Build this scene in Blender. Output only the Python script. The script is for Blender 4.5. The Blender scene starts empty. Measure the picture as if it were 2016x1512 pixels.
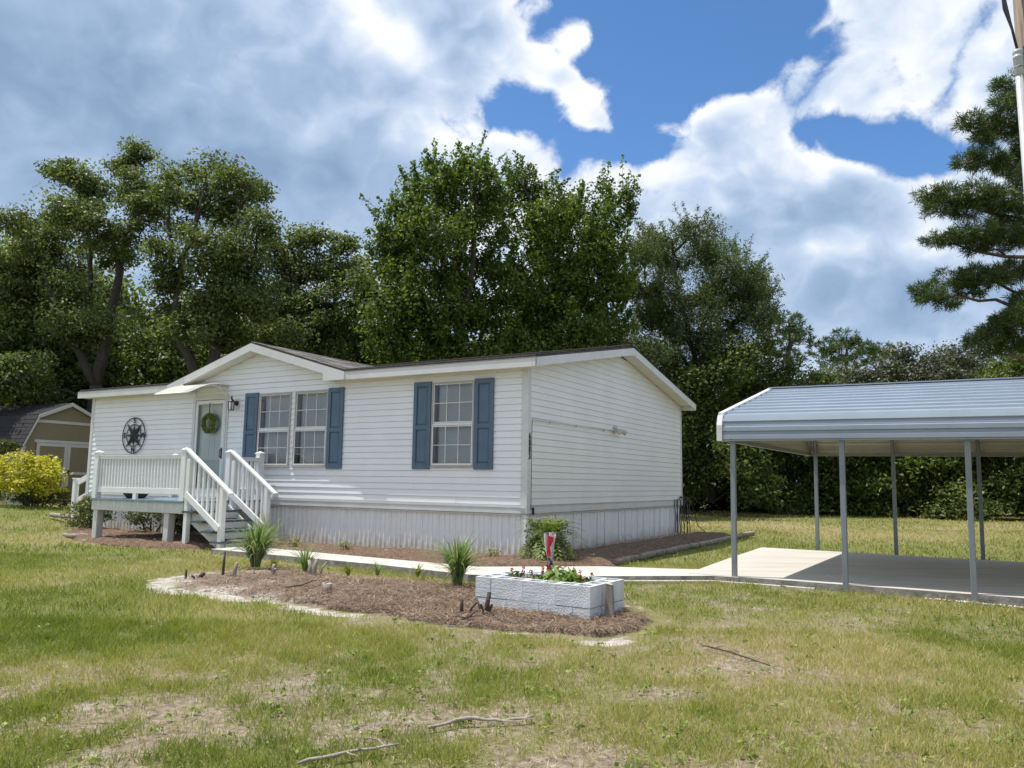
import bpy, bmesh, math, random
import numpy as np
from mathutils import Vector, Matrix

# ------------------------------------------------------------------ camera, sky, sun, exposure
SC = bpy.context.scene
COL = SC.collection
R = math.radians

cam_data = bpy.data.cameras.new('camera')
cam = bpy.data.objects.new('camera', cam_data)
COL.objects.link(cam)
cam_data.sensor_fit = 'HORIZONTAL'
cam_data.sensor_width = 36.0
cam_data.lens = 36.0 * 1547.87 / 2016.0
cam_data.clip_start = 0.05
cam_data.clip_end = 3000.0
PITCH, ROLL, EYE = 0.1241, -0.0137, 1.2811
cam.matrix_world = (Matrix.Translation((0, 0, EYE)) @ Matrix.Rotation(math.pi / 2 + PITCH, 4, 'X')
                    @ Matrix.Rotation(-ROLL, 4, 'Z'))
SC.camera = cam

SUN_VEC = Vector((-0.405, 0.092, 1.0)).normalized()
SUN_EL = math.asin(SUN_VEC.z)
SUN_AZ = math.atan2(SUN_VEC.x, SUN_VEC.y)
sun_data = bpy.data.lights.new('sun', 'SUN')
sun_data.energy = 4.2
sun_data.angle = R(0.55)
sun_data.color = (1.0, 0.955, 0.88)
sun = bpy.data.objects.new('sun', sun_data)
sun.rotation_euler = SUN_VEC.to_track_quat('Z', 'Y').to_euler()
sun.location = (0, 0, 40)
COL.objects.link(sun)

vs = SC.view_settings
SC.display_settings.display_device = 'sRGB'
vs.view_transform = 'Standard'
vs.look = 'None'
vs.gamma = 1.0
vs.use_curve_mapping = False
vs.exposure = 0.4
SC.render.engine = 'CYCLES'
SC.cycles.max_bounces = 8
SC.cycles.diffuse_bounces = 3
SC.cycles.glossy_bounces = 3
SC.cycles.transmission_bounces = 6
SC.cycles.transparent_max_bounces = 12
SC.cycles.caustics_reflective = False
SC.cycles.caustics_refractive = False
SC.cycles.use_denoising = True


BASE_COVER = .76


def build_world():
    w = bpy.data.worlds.new('World')
    SC.world = w
    w.use_nodes = True
    nt = w.node_tree
    nt.nodes.clear()
    N, Lk = nt.nodes.new, nt.links.new

    def val(x):
        return x
    def setin(sock, x):
        if isinstance(x, (int, float)):
            sock.default_value = x
        else:
            Lk(x, sock)
    def M(op, a, b=None, c=None, clamp=False):
        n = N('ShaderNodeMath'); n.operation = op; n.use_clamp = clamp
        setin(n.inputs[0], a)
        if b is not None: setin(n.inputs[1], b)
        if c is not None: setin(n.inputs[2], c)
        return n.outputs[0]
    def ss(x, lo, hi, a=0.0, b=1.0):
        n = N('ShaderNodeMapRange'); n.interpolation_type = 'SMOOTHSTEP'
        setin(n.inputs['Value'], x)
        n.inputs['From Min'].default_value = lo; n.inputs['From Max'].default_value = hi
        n.inputs['To Min'].default_value = a; n.inputs['To Max'].default_value = b
        return n.outputs[0]
    tc = N('ShaderNodeTexCoord')
    D = tc.outputs['Generated']
    def noise(vec, scale, detail=6, rough=.55, dist=0.0, off=(0, 0, 0), stretch=(1, 1, 1)):
        mp = N('ShaderNodeMapping'); mp.inputs['Location'].default_value = off
        mp.inputs['Scale'].default_value = stretch
        Lk(vec, mp.inputs['Vector'])
        n = N('ShaderNodeTexNoise'); n.inputs['Scale'].default_value = scale
        n.inputs['Detail'].default_value = detail; n.inputs['Roughness'].default_value = rough
        n.inputs['Distortion'].default_value = dist
        Lk(mp.outputs[0], n.inputs['Vector'])
        return n
    def vmath(op, a, b=None, scale=None):
        n = N('ShaderNodeVectorMath'); n.operation = op
        Lk(a, n.inputs[0])
        if b is not None:
            if isinstance(b, tuple): n.inputs[1].default_value = b
            else: Lk(b, n.inputs[1])
        if scale is not None: n.inputs['Scale'].default_value = scale
        return n.outputs[0]
    def billow(vec, scale, off):
        """rounded cauliflower heads with sharp creases between them"""
        n1 = noise(vec, scale, 0, .5, off=off, stretch=(1, 1, 1.25)).outputs['Fac']
        n2_ = noise(vec, scale * 2.3, 0, .5, off=(off[1], off[2], off[0]), stretch=(1, 1, 1.2)).outputs['Fac']
        f1 = M('ABSOLUTE', M('MULTIPLY_ADD', n1, 2.0, -1.0)); f2 = M('ABSOLUTE', M('MULTIPLY_ADD', n2_, 2.0, -1.0))
        return M('ADD', f1, M('MULTIPLY', f2, .5))
    def warp(vec, scale, amount, off=(0, 0, 0)):
        c = noise(vec, scale, 2, .6, off=off).outputs['Color']
        return vmath('NORMALIZE', vmath('ADD', vec, vmath('SCALE', vmath('SUBTRACT', c, (.5, .5, .5)), scale=amount)))

    def total(items, base, az, el):
        t = base
        for wgt, a, e, sa, se, *rot in items:
            da = M('SUBTRACT', az, a); de = M('SUBTRACT', el, e)
            if rot:
                c, s = math.cos(rot[0]), math.sin(rot[0])
                da, de = (M('ADD', M('MULTIPLY', da, c), M('MULTIPLY', de, s)), M('SUBTRACT', M('MULTIPLY', de, c), M('MULTIPLY', da, s)))
            q = M('ADD', M('POWER', M('ABSOLUTE', M('DIVIDE', da, sa)), 2.0), M('POWER', M('ABSOLUTE', M('DIVIDE', de, se)), 2.0))
            t = M('ADD', t, M('MULTIPLY', M('EXPONENT', M('MULTIPLY', q, -1.0)), wgt))
        return t
    def azel(vec):
        sep = N('ShaderNodeSeparateXYZ'); Lk(vec, sep.inputs[0])
        return M('ARCTAN2', sep.outputs[0], sep.outputs[1]), M('ARCSINE', sep.outputs[2])
    # how much cloud there is: mostly cloudy with gaps of blue
    gaps = [(.55, -.46, .42, .26, .22), (.5, .1, .14, .9, .16), (.3, .25, .36, .14, .05),
            (-1.3, .165, .580, .150, .085), (-1.3, .028, .485, .080, .078), (-1.2, .125, .430, .095, .050), (-1.3, .29, .512, .13, .062),
            (-1.2, .455, .372, .070, .040), (-.5, .40, .40, .05, .03), (-.6, .235, .56, .14, .08), (-.55, .53, .37, .04, .025),
            (-.7, -1.2, .55, .25, .12), (-.7, 1.6, .5, .3, .15), (-.6, 2.7, .6, .3, .2)]
    puffs = [(1.40, .006, .520, .036, .058, .3), (1.40, .076, .480, .048, .042, -.4), (1.25, .118, .445, .040, .024), (.6, .045, .50, .03, .02), (.9, -.075, .555, .05, .06),
             (1.0, .068, .56, .028, .026), (.9, .27, .435, .085, .034), (.8, .0, .405, .07, .028), (.6, .40, .33, .12, .03), (.8, .45, .53, .06, .06),
             (.35, .31, .55, .018, .03)]
    W = warp(D, 9.0, .05)
    az, el = azel(warp(D, 8.0, .075, (2.0, 5.0, 1.0)))
    def texture(vec):
        f_ = noise(vec, 5.5, 6, .58, off=(3.1, .7, 1.9), stretch=(1, 1, 1.35)).outputs['Fac']
        return M('ADD', M('SUBTRACT', f_, .5), M('MULTIPLY', M('SUBTRACT', billow(vec, 9.0, (1.7, .2, .9)), .40), .75))
    t0 = texture(W)
    d0 = M('ADD', total(gaps + puffs, BASE_COVER, az, el), M('MULTIPLY', t0, 1.5))
    fine = noise(W, 26.0, 4, .66, off=(1.1, 4.2, .3)).outputs['Fac']
    up = vmath('NORMALIZE', vmath('ADD', W, (-.012, .004, .034)))
    t1 = texture(up)
    mask = ss(M('ADD', d0, M('MULTIPLY', M('SUBTRACT', fine, .5), 1.0)), .06, .54)
    # brightness of the cloud: sunlit heads white, undersides blue grey
    lit = [(.26, -.17, .53, .07, .05), (.14, -.36, .59, .22, .05), (.22, -.10, .43, .07, .035), (.24, -.02, .425, .07, .020),
           (.22, .25, .455, .10, .025), (.10, .33, .40, .12, .04), (.24, .40, .29, .035, .03), (.22, .50, .30, .04, .035),
           (.14, .52, .52, .11, .08), (.26, .02, .52, .04, .06), (.26, .085, .48, .04, .04), (.08, .13, .36, .10, .05),
           (-.30, -.42, .42, .19, .10), (-.24, -.62, .38, .14, .14), (-.15, -.50, .55, .14, .05), (-.16, -.27, .34, .10, .06), (-.12, -.30, .50, .09, .05),
           (-.16, .42, .23, .09, .05), (-.12, .30, .31, .08, .04), (-.12, .50, .21, .12, .03), (-.12, .28, .39, .06, .03)]
    b0 = total(lit, .485, az, el)
    n2 = noise(W, 4.6, 7, .62, off=(7.3, 2.2, 5.0), stretch=(1, 1, 1.3)).outputs['Fac']
    bb = billow(W, 30.0, (4.0, 1.0, 2.0))
    grad = M('MULTIPLY', M('SUBTRACT', t0, t1), .60)
    br = M('ADD', b0, M('ADD', M('ADD', M('MULTIPLY', M('SUBTRACT', n2, .5), .85), M('ADD', M('MULTIPLY', M('SUBTRACT', bb, .40), .11), ss(d0, .15, 1.35, .27, -.08))), grad))
    ramp = N('ShaderNodeValToRGB')
    Lk(br, ramp.inputs[0])
    cr = ramp.color_ramp
    cr.elements[0].position = 0.05; cr.elements[0].color = (.225, .325, .49, 1)
    cr.elements[1].position = 1.0; cr.elements[1].color = (.93, .94, .96, 1)
    for p_, c_ in ((.33, (.32, .435, .61, 1)), (.58, (.50, .60, .755, 1)), (.80, (.76, .80, .86, 1))):
        e_ = cr.elements.new(p_); e_.color = c_
    sky = N('ShaderNodeTexSky')
    sky.sky_type = 'NISHITA'
    sky.sun_disc = False
    sky.sun_elevation = SUN_EL
    sky.sun_rotation = SUN_AZ
    sky.air_density = .85; sky.dust_density = .15; sky.ozone_density = 4.0
    hs = N('ShaderNodeHueSaturation'); hs.inputs['Saturation'].default_value = 1.14; Lk(sky.outputs[0], hs.inputs['Color'])
    bg1 = N('ShaderNodeBackground'); Lk(hs.outputs[0], bg1.inputs['Color']); bg1.inputs['Strength'].default_value = .135
    bg2 = N('ShaderNodeBackground'); Lk(ramp.outputs[0], bg2.inputs['Color']); bg2.inputs['Strength'].default_value = .92
    mix = N('ShaderNodeMixShader')
    Lk(mask, mix.inputs[0]); Lk(bg1.outputs[0], mix.inputs[1]); Lk(bg2.outputs[0], mix.inputs[2])
    out = N('ShaderNodeOutputWorld'); Lk(mix.outputs[0], out.inputs['Surface'])
    w.cycles.sampling_method = 'MANUAL'
    w.cycles.sample_map_resolution = 1024


build_world()

# ------------------------------------------------------------------ helpers
rng = np.random.default_rng(11)
random.seed(4)


def tag(o, label=None, cat=None, group=None, kind=None):
    if label: o['label'] = label
    if cat: o['category'] = cat
    if group: o['group'] = group
    if kind: o['kind'] = kind
    return o


def thing(name, label, cat, loc=(0, 0, 0), rotz=0.0, group=None):
    o = bpy.data.objects.new(name, None)
    o.empty_display_size = .2
    COL.objects.link(o)
    o.location = loc
    o.rotation_euler = (0, 0, rotz)
    return tag(o, label, cat, group)


def link_mesh(name, me, mat=None, parent=None, loc=None, rot=None):
    o = bpy.data.objects.new(name, me)
    COL.objects.link(o)
    if mat is not None and len(me.materials) == 0:
        me.materials.append(mat)
    if parent is not None:
        o.parent = parent
    if loc is not None: o.location = loc
    if rot is not None: o.rotation_euler = rot
    return o


def copy_part(o, parent, loc=None, rot=None):
    c = o.copy()
    COL.objects.link(c)
    c.parent = parent
    if loc is not None: c.location = loc
    if rot is not None: c.rotation_euler = rot
    return c


def copy_tree(o, parent=None):
    c = o.copy()
    COL.objects.link(c)
    c.parent = parent
    for ch in list(o.children):
        copy_tree(ch, c)
    return c


class MB:
    """collects simple solids and links them as one mesh object"""
    def __init__(s):
        s.v = []; s.f = []
    def add(s, vs_, fs_):
        n = len(s.v)
        s.v += [tuple(p) for p in vs_]
        s.f += [tuple(i + n for i in f) for f in fs_]
        return s
    def box(s, x0, x1, y0, y1, z0, z1):
        v = [(x0, y0, z0), (x1, y0, z0), (x1, y1, z0), (x0, y1, z0), (x0, y0, z1), (x1, y0, z1), (x1, y1, z1), (x0, y1, z1)]
        return s.add(v, [(0, 3, 2, 1), (4, 5, 6, 7), (0, 1, 5, 4), (1, 2, 6, 5), (2, 3, 7, 6), (3, 0, 4, 7)])
    def bar(s, p, q, w, h, up=(0, 0, 1)):
        p, q = Vector(p), Vector(q)
        d = (q - p).normalized()
        a = d.cross(Vector(up)).normalized()
        b = a.cross(d).normalized()
        v = []
        for c in (p, q):
            for i, j in ((-1, -1), (1, -1), (1, 1), (-1, 1)):
                v.append(c + a * (i * w / 2) + b * (j * h / 2))
        return s.add(v, [(3, 2, 1, 0), (4, 5, 6, 7), (0, 1, 5, 4), (1, 2, 6, 5), (2, 3, 7, 6), (3, 0, 4, 7)])
    def prism(s, poly, vec):
        """closed polygon of 3-D points swept along vec"""
        n = len(poly); vec = Vector(vec)
        v = [Vector(p) for p in poly] + [Vector(p) + vec for p in poly]
        fs = [tuple(range(n - 1, -1, -1)), tuple(range(n, 2 * n))]
        fs += [(i, (i + 1) % n, n + (i + 1) % n, n + i) for i in range(n)]
        return s.add(v, fs)
    def tube(s, pts, rad, n=8, cap=True):
        pts = [Vector(p) for p in pts]
        if not hasattr(rad, '__len__'): rad = [rad] * len(pts)
        v = []; fs = []
        ref = None
        for i, p in enumerate(pts):
            d = (pts[min(i + 1, len(pts) - 1)] - pts[max(i - 1, 0)])
            if d.length < 1e-9: d = Vector((0, 0, 1))
            d.normalize()
            if ref is None:
                ref = Vector((1, 0, 0)) if abs(d.x) < .8 else Vector((0, 1, 0))
            a = (ref - d * ref.dot(d)).normalized(); b = d.cross(a); ref = a
            for k in range(n):
                t = 2 * math.pi * k / n
                v.append(p + (a * math.cos(t) + b * math.sin(t)) * rad[i])
        for i in range(len(pts) - 1):
            for k in range(n):
                k2 = (k + 1) % n
                fs.append((i * n + k, i * n + k2, (i + 1) * n + k2, (i + 1) * n + k))
        if cap:
            fs.append(tuple(range(n - 1, -1, -1)))
            fs.append(tuple(range((len(pts) - 1) * n, len(pts) * n)))
        return s.add(v, fs)
    def lathe(s, prof, n=16, c=(0, 0, 0), cap=True):
        return s.tube_profile(prof, n, c, cap)
    def tube_profile(s, prof, n, c, cap):
        v = []; fs = []
        for r, z in prof:
            for k in range(n):
                t = 2 * math.pi * k / n
                v.append((c[0] + r * math.cos(t), c[1] + r * math.sin(t), c[2] + z))
        m = len(prof)
        for i in range(m - 1):
            for k in range(n):
                k2 = (k + 1) % n
                fs.append((i * n + k, i * n + k2, (i + 1) * n + k2, (i + 1) * n + k))
        if cap:
            fs.append(tuple(range(n - 1, -1, -1)))
            fs.append(tuple(range((m - 1) * n, m * n)))
        return s.add(v, fs)
    def mesh(s, name, mat=None, smooth=False):
        me = bpy.data.meshes.new(name)
        me.from_pydata(s.v, [], s.f)
        if mat is not None: me.materials.append(mat)
        if smooth:
            me.polygons.foreach_set('use_smooth', [True] * len(me.polygons))
        me.update()
        return me
    def build(s, name, mat, parent=None, smooth=False, bevel=0.0, loc=None, rot=None):
        o = link_mesh(name, s.mesh(name, mat, smooth), None, parent, loc, rot)
        if bevel:
            b = o.modifiers.new('bevel', 'BEVEL'); b.width = bevel; b.segments = 2; b.limit_method = 'ANGLE'
        return o


def np_mesh(name, verts, faces, mat=None, attr=None, smooth=False):
    """verts (N,3) and faces (M,k) arrays to a mesh; attr = face float attribute 'tone'"""
    verts = np.asarray(verts, np.float32); faces = np.asarray(faces, np.int32)
    me = bpy.data.meshes.new(name)
    k = faces.shape[1]
    me.vertices.add(len(verts)); me.vertices.foreach_set('co', verts.ravel())
    me.loops.add(faces.size); me.loops.foreach_set('vertex_index', faces.ravel())
    me.polygons.add(len(faces))
    me.polygons.foreach_set('loop_start', np.arange(0, faces.size, k, dtype=np.int32))
    try:
        me.polygons.foreach_set('loop_total', np.full(len(faces), k, np.int32))
    except Exception:
        pass
    if smooth:
        me.polygons.foreach_set('use_smooth', np.ones(len(faces), bool))
    if attr is not None:
        a = me.attributes.new('tone', 'FLOAT', 'FACE')
        a.data.foreach_set('value', np.asarray(attr, np.float32))
    me.update(calc_edges=True)
    if mat is not None: me.materials.append(mat)
    return me


def unit(a):
    return a / np.maximum(np.linalg.norm(a, axis=-1, keepdims=True), 1e-9)


def leaf_quads(P, length, width, normal_bias, bias=0.7, droop=0.0, g=rng):
    """one folded rhombus leaf per point"""
    n = len(P)
    nn = unit(normal_bias * bias + g.normal(size=(n, 3)) * .6)
    a = g.normal(size=(n, 3)); a[:, 2] -= droop
    a = unit(a - nn * np.sum(a * nn, 1, keepdims=True))
    b = np.cross(nn, a)
    l = (length * g.uniform(.7, 1.25, n))[:, None]; w = (width * g.uniform(.7, 1.25, n))[:, None]
    V = np.empty((n, 4, 3))
    V[:, 0] = P - a * l * .5
    V[:, 1] = P + b * w * .5 + nn * w * .18
    V[:, 2] = P + a * l * .5
    V[:, 3] = P - b * w * .5 + nn * w * .18
    F = np.arange(n * 4).reshape(n, 4)
    return V.reshape(-1, 3), F


def lattice(ix, iy, seed):
    h = (ix.astype(np.int64) * 374761393 + iy.astype(np.int64) * 668265263 + seed * 974634777) & 0x7fffffff
    h = ((h ^ (h >> 13)) * 1274126177) & 0x7fffffff
    return ((h ^ (h >> 16)) & 0xffff) / 65535.0


def vnoise(x, y, scale, seed=0, octaves=3):
    t = np.zeros_like(np.asarray(x, float)); amp = 1.0; tot = 0
    for o in range(octaves):
        u, v = x / scale + 31.7 * o, y / scale + 17.3 * o
        i, j = np.floor(u), np.floor(v); fu, fv = u - i, v - j
        fu = fu * fu * (3 - 2 * fu); fv = fv * fv * (3 - 2 * fv)
        a = lattice(i, j, seed + o); b = lattice(i + 1, j, seed + o); c = lattice(i, j + 1, seed + o); d = lattice(i + 1, j + 1, seed + o)
        t = t + amp * (a * (1 - fu) * (1 - fv) + b * fu * (1 - fv) + c * (1 - fu) * fv + d * fu * fv)
        tot += amp; amp *= .5; scale /= 2.0
    return t / tot


def sstep(x, a, b):
    t = np.clip((x - a) / (b - a), 0, 1)
    return t * t * (3 - 2 * t)


def in_poly(x, y, poly):
    inside = np.zeros(np.shape(x), bool)
    n = len(poly)
    for i in range(n):
        x0, y0 = poly[i]; x1, y1 = poly[(i + 1) % n]
        c = ((y0 > y) != (y1 > y))
        with np.errstate(divide='ignore', invalid='ignore'):
            xi = (x1 - x0) * (y - y0) / (y1 - y0 + 1e-12) + x0
        inside ^= c & (x < xi)
    return inside


def poly_dist(x, y, poly):
    """distance to the outline of a polygon"""
    d = np.full(np.shape(x), 1e9)
    n = len(poly)
    for i in range(n):
        x0, y0 = poly[i]; x1, y1 = poly[(i + 1) % n]
        dx, dy = x1 - x0, y1 - y0
        t = np.clip(((x - x0) * dx + (y - y0) * dy) / (dx * dx + dy * dy + 1e-12), 0, 1)
        d = np.minimum(d, np.hypot(x - x0 - t * dx, y - y0 - t * dy))
    return d


# ------------------------------------------------------------------ materials
MATS = {}


def mat(name, col, rough=.6, var=.12, scale=6.0, bump=0.0, bscale=40.0, metal=0.0, col2=None, spec=.5, stretch=(1, 1, 1), detail=5):
    """Principled surface: base colour broken up by noise, optional second colour in patches, fine bump"""
    if name in MATS: return MATS[name]
    m = bpy.data.materials.new(name); m.use_nodes = True
    nt = m.node_tree; nt.nodes.clear(); N, Lk = nt.nodes.new, nt.links.new
    out = N('ShaderNodeOutputMaterial'); p = N('ShaderNodeBsdfPrincipled'); Lk(p.outputs[0], out.inputs[0])
    p.inputs['Roughness'].default_value = rough; p.inputs['Metallic'].default_value = metal
    p.inputs['Specular IOR Level'].default_value = spec
    tc = N('ShaderNodeTexCoord'); mp = N('ShaderNodeMapping'); Lk(tc.outputs['Object'], mp.inputs[0]); mp.inputs['Scale'].default_value = stretch
    nz = N('ShaderNodeTexNoise'); nz.inputs['Scale'].default_value = scale; nz.inputs['Detail'].default_value = detail; nz.inputs['Roughness'].default_value = .6
    Lk(mp.outputs[0], nz.inputs['Vector'])
    rp = N('ShaderNodeValToRGB'); Lk(nz.outputs['Fac'], rp.inputs[0])
    c = Vector(col[:3])
    lo = col2 if col2 else tuple(c * (1 - var))
    hi = tuple(min(1, x) for x in (c * (1 + var))) if not col2 else tuple(c)
    rp.color_ramp.elements[0].position = .32; rp.color_ramp.elements[0].color = (*lo, 1)
    rp.color_ramp.elements[1].position = .66; rp.color_ramp.elements[1].color = (*hi, 1)
    Lk(rp.outputs[0], p.inputs['Base Color'])
    if bump:
        nb = N('ShaderNodeTexNoise'); nb.inputs['Scale'].default_value = bscale; nb.inputs['Detail'].default_value = 4
        Lk(mp.outputs[0], nb.inputs['Vector'])
        bp = N('ShaderNodeBump'); bp.inputs['Strength'].default_value = bump; bp.inputs['Distance'].default_value = .01
        Lk(nb.outputs['Fac'], bp.inputs['Height']); Lk(bp.outputs[0], p.inputs['Normal'])
    MATS[name] = m
    return m


def leaf_mat(name, stops, rough=.5, trans=.3, tint=.25, nscale=.8, spec=.4):
    """foliage: colour from the per-leaf 'tone' attribute, clumps from soft noise, light passing through"""
    m = bpy.data.materials.new(name); m.use_nodes = True
    nt = m.node_tree; nt.nodes.clear(); N, Lk = nt.nodes.new, nt.links.new
    out = N('ShaderNodeOutputMaterial'); p = N('ShaderNodeBsdfPrincipled')
    p.inputs['Roughness'].default_value = rough
    p.inputs['Specular IOR Level'].default_value = spec
    at = N('ShaderNodeAttribute'); at.attribute_name = 'tone'
    tc = N('ShaderNodeTexCoord'); nz = N('ShaderNodeTexNoise'); nz.inputs['Scale'].default_value = nscale; nz.inputs['Detail'].default_value = 3
    Lk(tc.outputs['Object'], nz.inputs['Vector'])
    ma = N('ShaderNodeMath'); ma.operation = 'MULTIPLY_ADD'; Lk(nz.outputs['Fac'], ma.inputs[0]); ma.inputs[1].default_value = tint * 2; ma.inputs[2].default_value = -tint
    ad = N('ShaderNodeMath'); ad.operation = 'ADD'; Lk(at.outputs['Fac'], ad.inputs[0]); Lk(ma.outputs[0], ad.inputs[1])
    rp = N('ShaderNodeValToRGB'); Lk(ad.outputs[0], rp.inputs[0])
    cr = rp.color_ramp
    cr.elements[0].position = stops[0][0]; cr.elements[0].color = (*stops[0][1], 1)
    cr.elements[1].position = stops[-1][0]; cr.elements[1].color = (*stops[-1][1], 1)
    for q, c in stops[1:-1]:
        e = cr.elements.new(q); e.color = (*c, 1)
    Lk(rp.outputs[0], p.inputs['Base Color'])
    tr = N('ShaderNodeBsdfTranslucent')
    br = N('ShaderNodeMix'); br.data_type = 'RGBA'; br.blend_type = 'MULTIPLY'; br.inputs[0].default_value = 1
    Lk(rp.outputs[0], br.inputs[6]); br.inputs[7].default_value = (1.5, 1.6, .7, 1)
    Lk(br.outputs[2], tr.inputs['Color'])
    mx = N('ShaderNodeMixShader'); mx.inputs[0].default_value = trans
    Lk(p.outputs[0], mx.inputs[1]); Lk(tr.outputs[0], mx.inputs[2]); Lk(mx.outputs[0], out.inputs[0])
    return m


def glass_mat(name, tint=(1, 1, 1), amount=1.0):
    m = bpy.data.materials.new(name); m.use_nodes = True
    nt = m.node_tree; nt.nodes.clear(); N, Lk = nt.nodes.new, nt.links.new
    out = N('ShaderNodeOutputMaterial'); t = N('ShaderNodeBsdfTransparent'); t.inputs[0].default_value = (*tint, 1)
    g = N('ShaderNodeBsdfGlossy'); g.inputs['Roughness'].default_value = .02
    f = N('ShaderNodeFresnel'); f.inputs['IOR'].default_value = 1.6
    mu = N('ShaderNodeMath'); mu.operation = 'MULTIPLY'; mu.inputs[1].default_value = amount; mu.use_clamp = True
    Lk(f.outputs[0], mu.inputs[0])
    mx = N('ShaderNodeMixShader'); Lk(mu.outputs[0], mx.inputs[0]); Lk(t.outputs[0], mx.inputs[1]); Lk(g.outputs[0], mx.inputs[2]); Lk(mx.outputs[0], out.inputs[0])
    return m


SIDING = mat('white_vinyl_siding', (.81, .815, .82), .36, .03, 1.6, .05, 3.0)
SIDING2 = mat('weathered_vinyl_siding', (.80, .795, .78), .42, .05, 1.1, .05, 3.0, col2=(.74, .73, .705))
SOFFIT = mat('vinyl_soffit', (.72, .69, .62), .5, .05, 3)
TRIM = mat('white_trim', (.66, .66, .655), .42, .05, 2.2, .04, 8, col2=(.58, .575, .56))
SKIRT = mat('vinyl_skirting', (.83, .83, .835), .42, .05, 2.0, .04, 6, col2=(.74, .735, .73))
PORCHW = mat('white_porch_paint', (.80, .795, .78), .42, .05, 4, .05, 30)
TREADM = mat('dark_slate_tread_paint', (.085, .115, .135), .5, .2, 6, .05, 30, col2=(.06, .08, .095))
DECKBLUE = mat('slate_blue_deck_paint', (.155, .225, .28), .5, .15, 5, .05, 30)
RIM = mat('deck_rim_paint', (.66, .65, .62), .55, .08, 3, .06, 25, col2=(.56, .55, .52))
SHUT = mat('slate_blue_shutter', (.082, .132, .190), .45, .10, 3.5, .05, 60)
SHINGLE = mat('asphalt_shingle', (.125, .115, .11), .95, .3, 18, .5, 160, col2=(.055, .05, .049))
ALU = mat('window_aluminium', (.40, .375, .35), .4, .06, 6)
WHITEBAR = mat('white_window_bar', (.78, .77, .74), .45, .04, 6)
BLIND = mat('window_blind', (.74, .78, .80), .5, .04, 2)
DARKIN = mat('dark_interior', (.10, .085, .075), .8, .2, 3)
GLASS = glass_mat('window_glass', (.93, .96, .96), 1.25)
DOORM = mat('pale_green_door', (.84, .90, .875), .4, .03, 3)
BLACK = mat('black_iron', (.012, .012, .014), .5, .3, 20)
ROSE = mat('dark_teal_metal', (.030, .040, .050), .45, .5, 9, .15, 60, metal=.35, col2=(.016, .02, .026))
AWNP = mat('cream_polycarbonate', (.78, .72, .58), .35, .05, 2)
CONC = mat('concrete', (.56, .53, .47), .85, .06, 1.3, .12, 70, col2=(.50, .47, .41))
CONCEDGE = mat('weathered_concrete_edge', (.34, .32, .29), .95, .3, 9, .6, 40, col2=(.15, .14, .13))
CMU = mat('painted_concrete_block', (.68, .70, .72), .85, .05, 4.5, 1.0, 55, col2=(.52, .54, .56))
CARPOST = mat('galvanised_steel', (.23, .255, .275), .45, .08, 5, .03, 40, metal=.3)
CARROOF = mat('blue_grey_roof_metal', (.27, .315, .375), .24, .06, 2.5, .02, 6, spec=.8)
CARUNDER = mat('cream_roof_underside', (.62, .60, .54), .5, .05, 3)
BARK = mat('oak_bark', (.075, .062, .052), .95, .35, 9, .9, 26, stretch=(1, 1, .35), col2=(.035, .03, .027))
PINEBARK = mat('pine_bark', (.16, .105, .075), .95, .4, 8, .9, 20, stretch=(1, 1, .4), col2=(.07, .05, .04))
OLDWOOD = mat('weathered_wood', (.36, .31, .26), .9, .3, 7, .5, 40, stretch=(4, 4, .6), col2=(.19, .165, .14))
DARKWOOD = mat('dark_cut_wood', (.10, .075, .055), .9, .4, 14, .5, 50, col2=(.05, .038, .03))
CUT = mat('fresh_cut_wood', (.55, .46, .34), .8, .15, 30)
SHEDW = mat('tan_shed_siding', (.25, .205, .13), .75, .08, 4, .1, 40, stretch=(8, 8, 1))
SHEDT = mat('shed_trim', (.58, .56, .53), .6, .06, 4)
SHEDR = mat('dark_shed_shingle', (.022, .021, .024), .95, .3, 20, .5, 120)
RAMPM = mat('red_brown_ramp_stain', (.21, .075, .035), .6, .2, 6, .15, 40, stretch=(1, 6, 6))
STONE = mat('edging_stone', (.32, .28, .23), .95, .25, 7, .7, 30, col2=(.19, .165, .14))
SOIL = mat('planter_soil', (.10, .065, .045), 1.0, .4, 20, .8, 60)
FLAGC = mat('white_flag_cloth', (.72, .66, .64), .9, .1, 12)
FLAGR = mat('red_flag_cloth', (.52, .03, .045), .9, .15, 12)
PVC = mat('grey_pvc_conduit', (.42, .43, .44), .45, .06, 6)
CABLE = mat('black_cable', (.02, .02, .022), .55, .3, 30)
POLEW = mat('pole_wood', (.22, .175, .14), .95, .3, 6, .6, 30, stretch=(5, 5, .3))
GRAVELM = mat('pale_gravel', (.60, .56, .49), .9, .2, 12, .4, 60)
POTM = mat('dark_grey_bowl', (.075, .078, .08), .6, .2, 8)
URN = mat('pale_grey_urn', (.45, .44, .42), .8, .1, 10, .3, 50)
DIRTYW = mat('dirty_white_fixture', (.66, .62, .54), .6, .15, 14, col2=(.42, .38, .31))
BULB = mat('frosted_lamp_glass', (.62, .60, .55), .25, .05, 5)
CORDW = mat('white_light_cord', (.82, .82, .80), .5, .03, 5)
LATT = mat('white_lattice', (.70, .70, .68), .6, .06, 5)
PETAL = mat('red_petals', (.50, .015, .02), .6, .2, 30)

# ------------------------------------------------------------------ frames of the two buildings
HOUSE_O = Vector((0.2652, 13.2435, 0)); HOUSE_A = -0.5298
CP_O = Vector((2.962, 10.567, 0)); CP_A = -0.553
HM = Matrix.Translation(HOUSE_O) @ Matrix.Rotation(HOUSE_A, 4, 'Z')
CM = Matrix.Translation(CP_O) @ Matrix.Rotation(CP_A, 4, 'Z')


def H(x, y, z=0.0):
    """house frame (x right along the front, y to the back) to world"""
    return HM @ Vector((x, y, z))


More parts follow.
